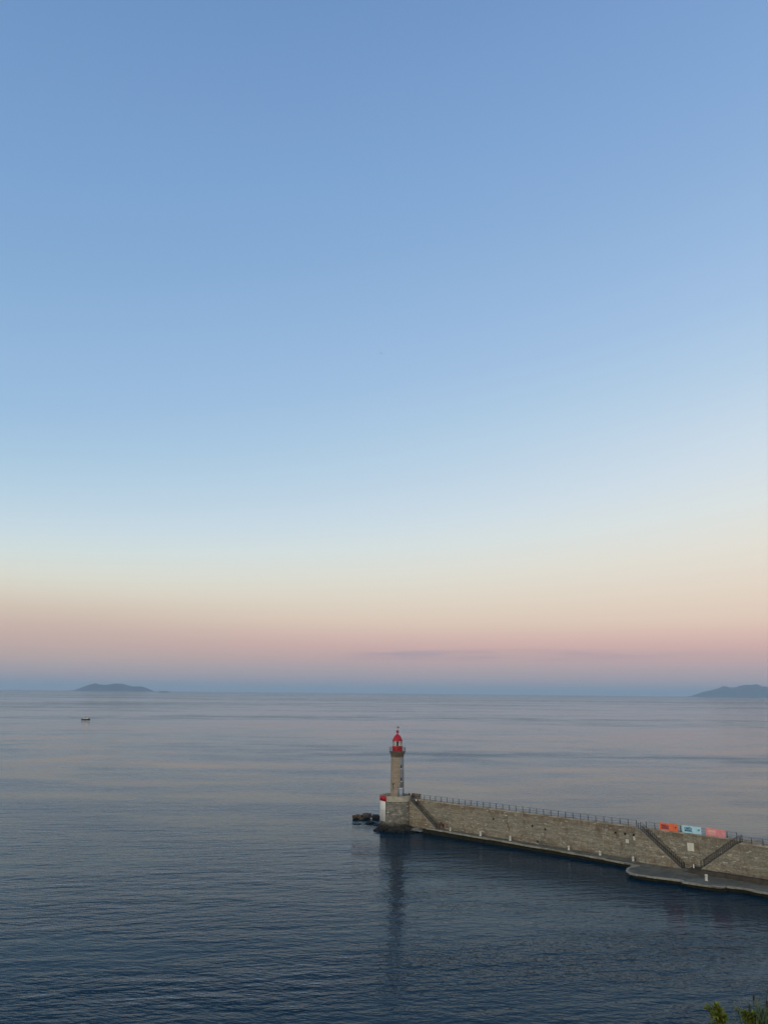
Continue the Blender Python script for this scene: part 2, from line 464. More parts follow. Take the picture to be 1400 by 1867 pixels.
# ------------------------------------------------------------------ sea
def sea_mat():
    m, t, o = mat('sea_water')
    P = t.n('ShaderNodeNewGeometry').outputs['Position']
    dist = t.vm('LENGTH', P)
    def field(theta, la, lc, detail, rough, z, amp):
        e1 = Vector((math.cos(theta), math.sin(theta), 0)); e2 = Vector((-math.sin(theta), math.cos(theta), 0))
        px = t.m('DIVIDE', t.vm('DOT_PRODUCT', P, e1), la)
        py = t.m('DIVIDE', t.vm('DOT_PRODUCT', P, e2), lc)
        E_ = 0.06
        def h(dx, dy):
            c = t.n('ShaderNodeCombineXYZ')
            t.l(t.m('ADD', px, dx), c.inputs[0]); t.l(t.m('ADD', py, dy), c.inputs[1]); c.inputs[2].default_value = z
            return t.noise(c.outputs[0], 1.0, detail, rough, 0.0)
        h0 = h(0, 0)
        gx = t.m('DIVIDE', t.m('SUBTRACT', h(E_, 0), h0), E_ * la)
        gy = t.m('DIVIDE', t.m('SUBTRACT', h(0, E_), h0), E_ * lc)
        g = t.vm('ADD', t.vm('SCALE', tuple(e1), scale=gx), t.vm('SCALE', tuple(e2), scale=gy))
        return t.vm('SCALE', g, scale=amp)
    # wind patches and slicks that lie along the wind
    sp = t.n('ShaderNodeSeparateXYZ'); t.l(P, sp.inputs[0])
    c1 = t.n('ShaderNodeCombineXYZ'); t.l(t.m('MULTIPLY', sp.outputs[0], 1 / 420), c1.inputs[0]); t.l(t.m('MULTIPLY', sp.outputs[1], 1 / 150), c1.inputs[1])
    slick = t.rng(t.noise(c1.outputs[0], 1.0, 4, 0.6, 0.6), 0.37, 0.63, 0.42, 1.32, True)
    c2 = t.n('ShaderNodeCombineXYZ'); t.l(t.m('MULTIPLY', sp.outputs[0], 1 / 55), c2.inputs[0]); t.l(t.m('MULTIPLY', sp.outputs[1], 1 / 22), c2.inputs[1]); c2.inputs[2].default_value = 5
    gust = t.rng(t.noise(c2.outputs[0], 1.0, 3, 0.55), 0.36, 0.64, 0.5, 1.35, True)
    g = t.vm('ADD', field(R(4), 17.0, 5.5, 2, 0.55, 3.0, 0.36), field(R(11), 5.0, 1.9, 3, 0.58, 0.0, 0.29))
    g_short = (field(R(-19), 2.2, 0.75, 3, 0.62, 7.0, 0.115))
    g = t.vm('ADD', g, g_short)
    c3 = t.n('ShaderNodeCombineXYZ'); t.l(t.m('MULTIPLY', sp.outputs[0], 1 / 3000), c3.inputs[0]); t.l(t.m('MULTIPLY', sp.outputs[1], 1 / 900), c3.inputs[1]); c3.inputs[2].default_value = 2.4
    current = t.m('MULTIPLY', t.rng(t.noise(c3.outputs[0], 1.0, 5, 0.6, 0.8), 0.40, 0.60, 0.5, 1.45, True), t.rng(dist, 5000, 18000, 1.0, 2.0))
    g = t.vm('SCALE', g, scale=t.m('MULTIPLY', current, t.m('MULTIPLY', slick, gust)))
    n = t.vm('NORMALIZE', t.vm('SUBTRACT', (0, 0, 1), g))
    df = t.n('ShaderNodeBsdfDiffuse'); df.inputs[0].default_value = (0.0007, 0.0190, 0.0360, 1)
    gl = t.n('ShaderNodeBsdfGlossy'); gl.inputs[0].default_value = (0.875, 0.95, 0.985, 1); gl.inputs['Roughness'].default_value = 0.05
    t.l(n, gl.inputs['Normal'])
    fr = t.n('ShaderNodeFresnel'); fr.inputs['IOR'].default_value = 1.135; t.l(n, fr.inputs['Normal'])
    mx = t.n('ShaderNodeMixShader'); t.l(fr.outputs[0], mx.inputs[0]); t.l(df.outputs[0], mx.inputs[1]); t.l(gl.outputs[0], mx.inputs[2])
    t.l(mx.outputs[0], o.inputs['Surface'])
    return m
sm_ = MB()
ring = [0, 300, 900, 3000, 10000, 30000, 70000]
SEG = 64
for i in range(len(ring) - 1):
    for k in range(SEG):
        a, b_ = 2 * math.pi * k / SEG, 2 * math.pi * (k + 1) / SEG
        q = lambda r, x: (r * math.cos(x), r * math.sin(x), 0.0)
        if i == 0:
            sm_.face([(0, 0, 0), q(ring[1], a), q(ring[1], b_)])
        else:
            sm_.face([q(ring[i], a), q(ring[i + 1], a), q(ring[i + 1], b_), q(ring[i], b_)])
sea = sm_.build('sea', sea_mat())
tag(sea, 'calm blue grey sea with small ripples reaching the horizon', 'sea', kind='structure')

# ------------------------------------------------------------------ far islands
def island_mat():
    m, t, o = mat('hazy_blue_scrub')
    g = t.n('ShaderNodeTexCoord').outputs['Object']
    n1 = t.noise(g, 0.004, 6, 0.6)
    c = t.ramp(n1, [(0.35, (0.007, 0.024, 0.045, 1)), (0.55, (0.010, 0.032, 0.058, 1)), (0.7, (0.016, 0.040, 0.066, 1))])  # scrub tones pushed to blue: distance haze put into the base colour
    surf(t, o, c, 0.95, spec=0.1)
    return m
M['island'] = island_mat()
def island(prof, dist, name, label):
    """prof: (bearing in px right of the picture's centre line, height px) at focal length 1403 px"""
    f = 1403.0
    xs = [p[0] for p in prof]
    def hgt(x):
        for (x0, h0), (x1, h1) in zip(prof, prof[1:]):
            if x0 <= x <= x1:
                k = (x - x0) / (x1 - x0)
                return h0 + (h1 - h0) * k
        return 0
    cf = math.cos(PITCH)
    sc = dist / f
    nx, ny = 150, 26
    depth = (xs[-1] - xs[0]) * sc * 0.45
    mb = MB()
    V = []
    for j in range(ny + 1):
        y = -1 + 2 * j / ny
        for i in range(nx + 1):
            px = xs[0] + (xs[-1] - xs[0]) * i / nx
            X = px * sc * 0.99
            h = hgt(px) * sc
            k = max(0.0, 1 - abs(y) ** 1.6)
            e = mnoise.fractal(Vector((X * 0.003, y * depth * 0.003, dist * 0.001)), 0.9, 2.2, 5)
            z = h * k * (1 + 0.10 * e) + e * 12 * k * min(1, h / 60)
            z = min(z, h * 1.02) if abs(y) < 0.15 else min(z, h * 0.98)
            if j in (0, ny) or i in (0, nx): z = -0.5
            V.append((X, dist + y * depth * 0.5, max(z, -0.5)))
    mb.v = V
    for j in range(ny):
        for i in range(nx):
            a = j * (nx + 1) + i
            mb.f.append((a, a + 1, a + nx + 2, a + nx + 1)); mb.uv.append(None); mb.sm.append(True)
    o = mb.build(name, M['island'])
    return tag(o, label, 'island', kind='structure')
C0 = 700
isl1 = [(134, 0), (146, 5), (155, 9), (165, 12.5), (172, 14), (178, 12), (195, 11.5), (209, 14), (222, 13.5), (232, 10.5), (240, 9), (256, 9), (265, 6.5), (272, 3), (278, 0)]
isl2 = [(1262, 0), (1268, 3), (1280, 9), (1295, 13), (1310, 17), (1318, 20), (1326, 17.5), (1335, 17.5), (1345, 18.5), (1352, 22.5), (1368, 22.5), (1376, 24), (1385, 20.5), (1395, 20), (1405, 18), (1425, 21), (1450, 15), (1480, 8), (1510, 0)]
# bearings: the horizon row lies 329.5 px below the optical axis
def bearings(prof, dx=0):
    return [((x - C0) * 0.973 + dx, h * 0.95) for x, h in prof]
island(bearings(isl1), 22000, 'island_hills', 'long low blue island on the horizon left of the lighthouse')
island(bearings(isl2, 13), 24000, 'island_hills', 'taller blue island on the horizon at the right edge')

# ------------------------------------------------------------------ the jetty: local x runs along the wall, local y away from the camera
ANG = R(-41.8)
DX, DY = math.cos(ANG), math.sin(ANG)
def J(u, v, z):
    """u metres along the wall, v metres out from its harbour face"""
    return (9.63 + u * DX + v * DY, 195.38 + u * DY - v * DX, z)
JO = J(0, 0, 0)
def jbuild(mb, name, m, parent=None):
    if parent:
        return mb.build(name, m, parent)
    return mb.build(name, m, None, JO, ANG)

ZW = 7.1
U_END = 112.0
wall = thing('harbour_wall', 'long grey brown rubble stone jetty wall running out to the lighthouse', 'jetty wall', JO, ANG)
b = MB()
# body in bays with a slightly uneven face
b.box(-6.5, U_END, 0.0, 2.0, -2.0, ZW - 0.22)
jbuild(b, 'wall_body', M['wall'], wall)
b = MB()
u = -4.2
while u < U_END:
    L = random.uniform(1.3, 2.1)
    z = ZW + random.uniform(-0.03, 0.03)
    yo = -0.10 + random.uniform(-0.03, 0.03)
    p0, p1 = u + 0.015, u + L - 0.015
    b.hull8([(p0, yo, ZW - 0.215), (p1, yo, ZW - 0.215), (p0, 2.06, ZW - 0.215), (p1, 2.06, ZW - 0.215), (p0, yo + 0.03, z), (p1, yo + 0.03, z), (p0, 2.04, z - 0.01), (p1, 2.04, z - 0.01)])
    u += L
jbuild(b, 'coping', M['coping'], wall)
b = MB()
b.box(-4.4, -1.7, 1.62, 2.02, ZW + 0.02, ZW + 1.0)
jbuild(b, 'sea_parapet', M['stair_wall_dry'], wall)
for uu, zz in ((49.26, 5.5), (51.26, 5.52), (53.0, 5.5), (30.4, 4.6), (33.5, 4.3), (20.5, 5.0)):
    b = MB()
    for x0, x1, z0, z1 in ((-0.2, -0.14, -0.2, 0.2), (0.14, 0.2, -0.2, 0.2), (-0.14, 0.14, 0.14, 0.2), (-0.14, 0.14, -0.2, -0.14)):
        b.box(uu + x0, uu + x1, -0.05, 0.05, zz + z0, zz + z1)
    b.box(uu - 0.14, uu + 0.14, -0.012, 0.03, zz - 0.14, zz + 0.14)
    jbuild(b, 'drain_hole', M['dark'], wall)
b = MB()
b.box(73.0, U_END, -1.7, -0.02, -1.0, 6.62)
jbuild(b, 'thick_wall_section', M['wall'], wall)
b = MB()
u = 73.3
while u < U_END:
    L = random.uniform(1.2, 2.0)
    z = 6.83 + random.uniform(-0.05, 0.05)
    b.hull8([(u + .015, -1.78, 6.622), (u + L - .015, -1.78, 6.622), (u + .015, -0.12, 6.622), (u + L - .015, -0.12, 6.622), (u + .015, -1.75, z), (u + L - .015, -1.75, z), (u + .015, -0.12, z), (u + L - .015, -0.12, z)])
    u += L
jbuild(b, 'lower_coping', M['coping'], wall)
b = MB()
b.prism([(64.4, -3.0), (U_END, -2.3), (U_END, -1.72), (72.15, -1.72), (66.2, -0.02), (64.4, -0.02)], 0.2, 1.52)
jbuild(b, 'plinth', M['plinth'], wall)

# quay along the foot of the wall (local y = -v)
def qz(x, y):
    return 1.32 - 0.5 * min(1, max(0, (x - 4) / 50.0))
QE = [(1.5, 2.0), (8, 2.15), (16, 2.25), (24, 2.1), (32, 2.35), (40, 2.3), (48, 2.75), (55.2, 3.6), (54.6, 5.6), (54.7, 7.3), (55.4, 9.4), (56.6, 10.6), (58.4, 11.0), (61.2, 10.7),
      (62.0, 10.3), (65.6, 9.8), (66.2, 10.6), (69.5, 10.5), (72.4, 9.9), (72.9, 8.6), (75.5, 8.1), (80, 8.9), (90, 9.5), (U_END, 9.5)]
poly = [(U_END, 0.02), (1.5, 0.02)] + [(x, -v) for x, v in QE]
b = MB(); b.prism(poly, lambda x, y: qz(x, y) - 0.22, qz)
quay = jbuild(b, 'quay_pavement', M['quay'])
tag(quay, 'grey concrete quay along the foot of the jetty wall', 'quay', kind='structure')
# edge stones: separate blocks laid along the quay's rim
rim = thing('quay_kerb', 'pale worn edge stones along the rim of the quay', 'kerb', JO, ANG)
rim['kind'] = 'structure'
b = MB()
for (x0, v0), (x1, v1) in zip(QE, QE[1:]):
    L = math.hypot(x1 - x0, v1 - v0)
    n = max(1, round(L / 1.6))
    tx, ty = (x1 - x0) / L, -(v1 - v0) / L
    nx, ny = -ty, tx          # inward
    if ny < 0 and abs(tx) > 0.3: nx, ny = -nx, -ny
    if abs(tx) <= 0.3 and nx < 0 and x0 < 60: nx, ny = -nx, -ny
    for i in range(n):
        a0, a1 = L * i / n + 0.02, L * (i + 1) / n - 0.02
        wd = random.uniform(0.38, 0.5); ov = 0.07 + random.uniform(-0.07, 0.07)
        zt = 0.05 + random.uniform(-0.03, 0.03)
        P = []
        for zz, k in ((-0.24, 0.05), (zt, 0.0)):
            for wv in (-ov + k, wd):
                for aa in (a0, a1):
                    X, Y = x0 + tx * aa + nx * wv, -v0 + ty * aa + ny * wv
                    P.append((X, Y, qz(X, Y) + zz))
        b.hull8(P)
jbuild(b, 'kerb_stones', M['kerb'], rim)
# the undercut foot below the slab
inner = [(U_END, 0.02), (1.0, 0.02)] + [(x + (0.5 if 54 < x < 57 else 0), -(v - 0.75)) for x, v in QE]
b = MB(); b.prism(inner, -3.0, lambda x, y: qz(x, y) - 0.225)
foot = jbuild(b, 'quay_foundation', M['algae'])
tag(foot, 'black foundation under the overhanging quay, algae and shade in its colour', 'quay foundation', kind='structure')

# ------------------------------------------------------------------ stairs
def stairs(label, u_top, z_top, u_bot, z_bot, v_out, side_mat, rail_h, bar_mat):
    st = thing('stone_staircase', label, 'stairs', JO, ANG, 'stone stairs up the jetty wall')
    sgn = 1 if u_bot > u_top else -1
    n = round((z_top - z_bot) / 0.19)
    du, dz = (u_bot - u_top) / n, (z_top - z_bot) / n
    zb = -0.6 if u_bot < 20 else 0.4
    # side wall: stepped solid
    b = MB()
    u_far = u_top - sgn * (1.0 if u_top < 60 else 0.0)
    if u_top < 10: u_far = u_top - 3.0
    poly = [(u_far, z_top), (u_top, z_top), (u_bot, z_bot), (u_bot, zb), (u_far, zb)] if abs(u_far - u_top) > 0.01 else [(u_top, z_top), (u_bot, z_bot), (u_bot, zb), (u_top, zb)]
    pts0 = [(x, -v_out, z) for x, z in poly]; pts1 = [(x, -v_out + 0.28, z) for x, z in poly]
    m_ = len(poly)
    o_ = (lambda L_: L_ if sgn > 0 else list(reversed(L_)))
    b.face(o_(list(reversed(pts0)))); b.face(o_(pts1))
    for i in range(m_):
        j = (i + 1) % m_
        b.face([pts0[i], pts0[j], pts1[j], pts1[i]])
    jbuild(b, 'side_wall', side_mat, st)
    b = MB()
    if abs(u_far - u_top) > 0.01:
        b.box(min(u_far, u_top), max(u_far, u_top), -v_out + 0.282, -0.11, zb, z_top - 0.02)
    for i in range(n):
        ua, ub = u_top + du * i, u_top + du * (i + 1)
        z1 = z_top - dz * (i + 1)
        b.box(min(ua, ub), max(ua, ub), -v_out + 0.283, -0.005, zb, z1 + 0.06)
        # tread stones poking out over the side wall
        b.box(min(ua, ub) + 0.02, max(ua, ub) - 0.02, -v_out - 0.05, -v_out + 0.281, z1 - 0.04, z1 + 0.10)
    jbuild(b, 'steps', M['step'], st)
    for y0 in (-v_out + 0.10, -0.10):
        rl = MB()
        for hh in (rail_h, rail_h * 0.12 + 0.1):
            rl.tube([(u_top - sgn * 0.3, y0, z_top + hh), (u_top, y0, z_top + hh), (u_bot, y0, z_bot + hh)], 0.03, 6)
        rail = jbuild(rl, 'handrail', M['iron'], st)
        nb = int(n * 0.7)
        proto = None
        for i in range(nb):
            uu = u_top + (u_bot - u_top) * (i + 0.5) / nb
            zz = z_top + (z_bot - z_top) * (i + 0.5) / nb
            if proto is None:
                pb = MB(); pb.box(-0.032, 0.032, -0.02, 0.02, 0.02, rail_h)
                proto = pb.build('baluster', bar_mat, rail, (uu, y0, zz))
            else:
                c = link(proto.copy()); c.parent = rail; c.location = (uu, y0, zz)
        for uu, zz in ((u_top - sgn * 0.3, z_top), (u_bot, z_bot)):
            pb = MB(); pb.box(uu - 0.05, uu + 0.05, y0 - 0.05, y0 + 0.05, zz - 0.1, zz + rail_h + 0.12)
            jbuild(pb, 'newel_post', M['iron'], st)
    return st
stairs('steep stone stairs with iron railings close beside the lighthouse base', -2.6, 6.9, 5.4, 1.25, 1.05, M['stair_wall'], 1.0, M['iron'])
stairs('stone stairs with dark iron railings falling right below the orange banner', 54.9, 6.95, 62.6, 0.9, 1.35, M['stair_wall_dry'], 1.0, M['iron'])
stairs('stone stairs with pale thin balusters rising right below the pink banner', 73.0, 6.6, 66.2, 1.5, 1.7, M['stair_wall_dry'], 1.3, M['bar'])

# ------------------------------------------------------------------ railings on the wall top
def railing(label, us, y0, z0, h=1.12, gaps=()):
    r = thing('railing', label, 'railing', JO, ANG, 'railings along the top of the jetty')
    proto = None
    for uu in us:
        jz = random.uniform(-0.02, 0.02)
        if proto is None:
            pb = MB(); pb.box(-0.05, 0.05, -0.05, 0.05, -0.1, h); pb.box(-0.08, 0.08, -0.08, 0.08, 0, 0.05)
            proto = pb.build('post', M['iron'], r, (uu, y0, z0))
        else:
            c = link(proto.copy()); c.parent = r; c.location = (uu, y0, z0 + jz)
            c.rotation_euler = (random.uniform(-.02, .02), random.uniform(-.03, .03), 0)
    for hh in (h - 0.03, h * 0.52):
        pb = MB(); pb.tube([(us[0], y0, z0 + hh), (us[-1], y0, z0 + hh)], 0.022, 6)
        jbuild(pb, 'rail', M['iron'], r)
    return r
railing('dark iron railing on the wall top between the lighthouse and the second stairs', [-2.74 + 1.7 * i for i in range(9)] + [12.55 + 1.71 * i for i in range(25)], 0.32, ZW)
railing('short dark railing on the wall top that carries the three banners', [55.64, 57.34, 59.0, 60.7, 62.3, 64.0, 65.8, 67.4, 69.1, 70.69, 72.4], 0.10, ZW)
railing('dark iron railing on the lower wall top right of the banners', [73.45 + 1.85 * i for i in range(20)], -1.38, 6.8)

# ------------------------------------------------------------------ banners
def text_mesh(txt, size, bold=0.02):
    cu = bpy.data.curves.new('lettering', 'FONT')
    cu.body = txt; cu.size = size; cu.extrude = 0.004; cu.offset = bold
    cu.align_x = 'LEFT'
    o = bpy.data.objects.new('tmp', cu)
    S.collection.objects.link(o)
    dg = bpy.context.evaluated_depsgraph_get()
    me = bpy.data.meshes.new_from_object(o.evaluated_get(dg))
    bpy.data.objects.remove(o)
    return me
def plain(name, col, rough=0.6):
    m, t, o = mat(name)
    g = t.n('ShaderNodeTexCoord').outputs['Object']
    n = t.noise(g, 2.0, 4)
    surf(t, o, t.ramp(n, [(0.3, tuple(c * 0.88 for c in col[:3]) + (1,)), (0.7, col)]), rough)
    return m
def banner(label, u0, u1, z0, z1, col, ink, word, ink2):
    Wd, Ht = u1 - u0, z1 - z0
    loc = J(u0, 0.02, z0)
    bt = thing('banner', label, 'banner', loc, ANG, 'cloth banners tied to the jetty railing')
    b = MB()
    nx, nz = 24, 8
    def q(i, k, off):
        x, z = Wd * i / nx, Ht * k / nz
        y = 0.025 * math.sin(x * 2.3 + u0) + 0.018 * math.sin(x * 5.1 + z * 3) + off
        edge = -0.03 * math.sin(math.pi * (i / nx * 4 % 1)) if k == nz else 0
        return (x, y, z + edge)
    for i in range(nx):
        for k in range(nz):
            b.face([q(i, k, 0), q(i + 1, k, 0), q(i + 1, k + 1, 0), q(i, k + 1, 0)], smooth=True)
            b.face([q(i, k, .012), q(i, k + 1, .012), q(i + 1, k + 1, .012), q(i + 1, k, .012)], smooth=True)
    b.build('cloth', col, bt)
    if word:
        me = text_mesh(word, 0.62)
        xs = [v.co.x for v in me.vertices]
        k = 1.42 / (max(xs) - min(xs))
        for v in me.vertices:
            v.co = Vector((0.42 + (v.co.x - min(xs)) * k, -0.06 - v.co.z, 0.60 + v.co.y))
        me.materials.clear(); me.materials.append(ink)
        o = link(bpy.data.objects.new('lettering', me)); o.parent = bt
    # second line, too small to read: a row of short strokes over a bar
    b = MB()
    x = 0.42
    b.box(0.42, 1.84, -0.066, -0.058, 0.28, 0.36)
    while x < 1.78:
        wl = random.uniform(0.06, 0.12)
        b.box(x, min(x + wl, 1.84), -0.066, -0.058, 0.39, 0.53)
        x += wl + 0.035
    if not word:
        b.box(0.42, 1.84, -0.066, -0.058, 0.60, 1.02)
    b.build('small_lettering', ink, bt)
    e = MB()
    X0, Z0 = Wd - 0.62, 0.55
    e.face([(X0, -0.062, Z0 + 0.26), (X0 + 0.13, -0.062, Z0), (X0 + 0.17, -0.062, Z0 + 0.12), (X0 + 0.10, -0.062, Z0 + 0.3)])
    e.face([(X0 + 0.16, -0.062, Z0 + 0.05), (X0 + 0.3, -0.062, Z0), (X0 + 0.38, -0.062, Z0 + 0.28), (X0 + 0.18, -0.062, Z0 + 0.3)])
    e.build('emblem', ink2, bt)
    return bt
orange, navy = plain('orange_cloth', (0.72, 0.15, 0.055, 1)), plain('navy_ink', (0.05, 0.02, 0.09, 1))
sky_blue, teal = plain('light_blue_cloth', (0.40, 0.66, 0.74, 1)), plain('teal_ink', (0.01, 0.10, 0.18, 1))
pink, rose = plain('pink_cloth', (0.66, 0.25, 0.26, 1)), plain('pale_rose_ink', (0.80, 0.42, 0.36, 1))
maroon = plain('maroon_ink', (0.22, 0.02, 0.06, 1))
banner('orange banner reading PARLA tied to the jetty railing', 58.3, 61.85, 7.1, 8.43, orange, navy, 'PARLA', maroon)
banner('light blue banner reading CANTA tied to the jetty railing', 62.66, 66.15, 7.14, 8.42, sky_blue, teal, 'CANTA', teal)
banner('pink banner with pale illegible lettering tied to the jetty railing', 66.97, 70.45, 7.12, 8.48, pink, rose, None, plain('bright_pink_ink', (0.85, 0.30, 0.32, 1)))

# ------------------------------------------------------------------ boards, pipe and lamp on the wall
def board(name, label, u0, u1, z0, z1, cat):
    t = thing(name, label, cat, J((u0 + u1) / 2, 0.0, z0), ANG)
    w2 = (u1 - u0) / 2; h = z1 - z0
    b = MB(); b.box(-w2, w2, -0.05, -0.01, 0, h); b.build('panel', M['notice'], t)
    b = MB()
    for x0, x1, a0, a1 in ((-w2 - .04, -w2 - .001, -.04, h + .04), (w2 + .001, w2 + .04, -.04, h + .04), (-w2, w2, h + .001, h + .04), (-w2, w2, -.04, -.001)):
        b.box(x0, x1, -0.07, -0.005, a0, a1)
    b.build('frame', M['notice'], t)
    b = MB()
    z = h - 0.12
    while z > 0.12:
        b.box(-w2 * 0.75, w2 * random.uniform(0.2, 0.75), -0.054, -0.0505, z - 0.025, z); z -= 0.13
    b.build('small_print', plain('grey_print', (0.38, 0.37, 0.32, 1)), t)
    return t
board('notice_board', 'small square white notice low on the wall left of the drainpipe', 51.38, 51.92, 3.95, 4.5, 'sign')
board('notice_board', 'small cream notice on the wall directly beside the drainpipe', 52.95, 53.5, 4.6, 5.25, 'sign')
board('notice_board', 'large cream information board on the wall between the two right hand stairs', 63.42, 64.55, 4.1, 5.4, 'sign')
t = thing('drainpipe', 'vertical pipe, dark above and pale below, in the corner by the second stairs', 'pipe', J(53.72, 0.12, 0.85), ANG)
b = MB(); b.tube([(0, 0, 0), (0, 0, 3.3)], 0.05, 8); b.build('lower_pipe', M['bollard'], t)
b = MB(); b.tube([(0, 0, 3.3), (0, 0, 6.0)], 0.09, 8); b.build('upper_pipe', M['iron'], t)
b = MB()
for zz in (0.6, 1.9, 3.1): b.box(-0.09, 0.09, -0.06, 0.14, zz, zz + 0.05)
b.build('bracket', M['iron'], t)
t = thing('wall_lamp', 'pale wall lamp with a dark cable below it on the long wall', 'lamp', J(24.1, 0.0, 6.05), ANG)
b = MB(); b.box(-0.22, 0.22, -0.45, -0.03, -0.02, 0.12); b.build('lamp_head', M['notice'], t)
b = MB(); b.tube([(0, -0.04, 0), (0.02, -0.04, -1.5), (0.3, -0.04, -2.1), (0.45, -0.04, -3.0)], 0.035, 6); b.build('cable', M['dark'], t)

# ------------------------------------------------------------------ bollards
def bollard():
    t = thing('bollard', 'x', 'bollard', (0, 0, 0), 0, 'pale stone bollards on the quay')
    b = MB(); b.lathe([(0.24, 0), (0.24, 0.08), (0.20, 0.12), (0.19, 0.62), (0.22, 0.68), (0.235, 0.78), (0.19, 0.86), (0.001, 0.9)], 16, jit=0.004)
    b.build('shaft', M['bollard'], t)
    b = MB(); b.lathe([(0.28, -0.05), (0.28, 0.035), (0.242, 0.04)], 16); b.build('foot_ring', M['quay'], t)
    return t
bp = bollard()
BL = [(9.3, 1.0, 'stubby pale bollard nearest the lighthouse, in front of the wall foot'), (17.6, 0.9, 'second pale bollard counting from the lighthouse'),
      (25.4, 1.0, 'white bollard below the wall lamp cable'), (39.4, 1.0, 'pale bollard just right of the person with the bicycle'),
      (46.3, 1.1, 'pale bollard standing midway between the bicycle and the drainpipe'), (53.2, 1.25, 'greenish pale bollard at the foot of the drainpipe'),
      (69.0, 7.0, 'pale bollard standing alone on the wide quay before the dark plinth')]
for i, (uu, vv, lab) in enumerate(BL):
    o = bp if i == 0 else copy_tree(bp)
    o.location = J(uu, vv, qz(uu, 0)); o.rotation_euler = (R(random.uniform(-2, 2)), R(random.uniform(-2, 2)), random.uniform(0, 6))
    o['label'] = lab
    o.scale = (1.15, 1.15, 1.12)
    if i == 6: o.scale = (1.2, 1.2, 1.2)
    if i == 0: o.scale = (0.9, 0.9, 0.85)
t = thing('marker_post', 'short white post on the dark plinth under the information board', 'post', J(65.0, 1.9, 1.52), ANG)
b = MB(); b.lathe([(0.09, 0), (0.08, 0.62), (0.06, 0.68), (0.001, 0.70)], 10); b.build('shaft', M['white'], t)
b = MB(); b.lathe([(0.14, 0), (0.14, 0.04), (0.092, 0.045)], 10); b.build('foot_plate', M['iron'], t)

# ------------------------------------------------------------------ lighthouse
LX, LY = 3.62, 198.6
TX, TY = 3.9, 198.7
lh = thing('lighthouse', 'round stone lighthouse with red lantern on a circular base at the jetty end', 'lighthouse', (0, 0, 0.35))
lh.scale = (1, 1, 0.989)
RB = 3.78
b = MB(); b.lathe([(RB + 0.12, -2.0), (RB + 0.10, 0.8), (RB + 0.02, 1.6), (RB, 6.3)], 72, (LX, LY)); b.build('round_base', M['base'], lh)
b = MB(); b.lathe([(RB - 0.02, 6.25), (RB + 0.10, 6.30), (RB + 0.10, 6.45), (RB + 0.03, 6.5), (RB + 0.03, 7.38), (RB + 0.08, 7.40), (RB + 0.08, 7.52), (RB - 0.42, 7.52), (RB - 0.42, 6.6)], 72, (LX, LY), smooth=False); b.build('parapet', M['parapet'], lh)
b = MB(); b.lathe([(RB - 0.40, 6.62), (0.01, 6.66)], 48, (LX, LY)); b.build('platform_floor', M['step'], lh)
# painted day mark on the seaward left
a0, a1 = R(173), R(228)
b = MB(); b.lathe([(RB + 0.01, 6.33), (RB + 0.165, 6.33), (RB + 0.165, 7.56), (RB + 0.0, 7.56)], 20, (LX, LY), a0, a1 + R(4)); 
b.build('red_daymark', M['red'], lh)
b = MB(); b.lathe([(RB + 0.005, 1.75), (RB + 0.09, 1.75), (RB + 0.075, 6.32)], 20, (LX, LY), a0, a1); b.build('white_daymark', M['white'], lh)
b = MB()
for a_ in (R(219), R(212)):
    b.tube([(LX + (RB + .11) * math.cos(a_), LY + (RB + .11) * math.sin(a_), 2.0), (LX + (RB + .11) * math.cos(a_), LY + (RB + .11) * math.sin(a_), 4.3)], 0.035, 6)
b.build('ladder_rail', M['step'], lh)
# tower
b = MB(); b.lathe([(1.72, 6.6), (1.70, 7.2), (1.64, 7.5), (1.56, 16.6)], 64, (TX, TY)); b.build('tower', M['tower'], lh)
def curved(name, m, r0, r1, z0, z1, A0, A1, n=14, wob=0.0):
    b = MB()
    b.lathe([(r0 - 0.02, z0), (r0, z0), (r1, z1), (r1 - 0.02, z1)], n, (TX, TY), A0, A1)
    for k, A in ((0, A0), (1, A1)):
        pts = [(TX + r * math.cos(A), TY + r * math.sin(A), z) for r, z in ((r0 - 0.02, z0), (r0, z0), (r1, z1), (r1 - 0.02, z1))]
        b.face(pts if k == 0 else pts[::-1])
    return b.build(name, m, lh)
rt = lambda z: 1.64 - 0.08 * (z - 7.5) / 9.1
curved('grey_strip', M['tower_grey'], rt(7.3) + .035, rt(16.4) + .03, 7.3, 16.4, R(-66), R(0))  # blue-grey band over the right side of the shaft
curved('grey_patch', M['tower_grey'], rt(7.3) + .05, rt(9.6) + .05, 7.3, 9.6, R(-90), R(-67))
A_w = R(-54)
curved('door', M['door'], rt(7.0) + 0.06, rt(9.1) + .06, 6.67, 9.1, A_w - R(17), A_w + R(17), 8)
curved('door_frame', M['white'], rt(9.1) + 0.07, rt(9.3) + .07, 9.102, 9.25, A_w - R(20), A_w + R(20), 8)
for zc in (14.2, 11.3):
    curved('window', M['dark'], rt(zc) + .045, rt(zc) + .045, zc - 0.42, zc + 0.42, A_w - R(6), A_w + R(6), 4)
    curved('window_sill', M['white'], rt(zc) + .09, rt(zc) + .09, zc - 0.56, zc - 0.425, A_w - R(9), A_w + R(9), 4)
b = MB()
aa = R(-127)
def tp(A, z, off=0.06): return (TX + (rt(z) + off) * math.cos(A), TY + (rt(z) + off) * math.sin(A), z)
b.tube([tp(aa, 9.1), tp(aa, 9.9)], 0.06, 6); b.tube([tp(aa, 9.85), tp(aa - R(9), 10.4)], 0.055, 6); b.tube([tp(aa, 9.85), tp(aa + R(9), 10.4)], 0.055, 6)
b.build('forked_bracket', M['dark'], lh)
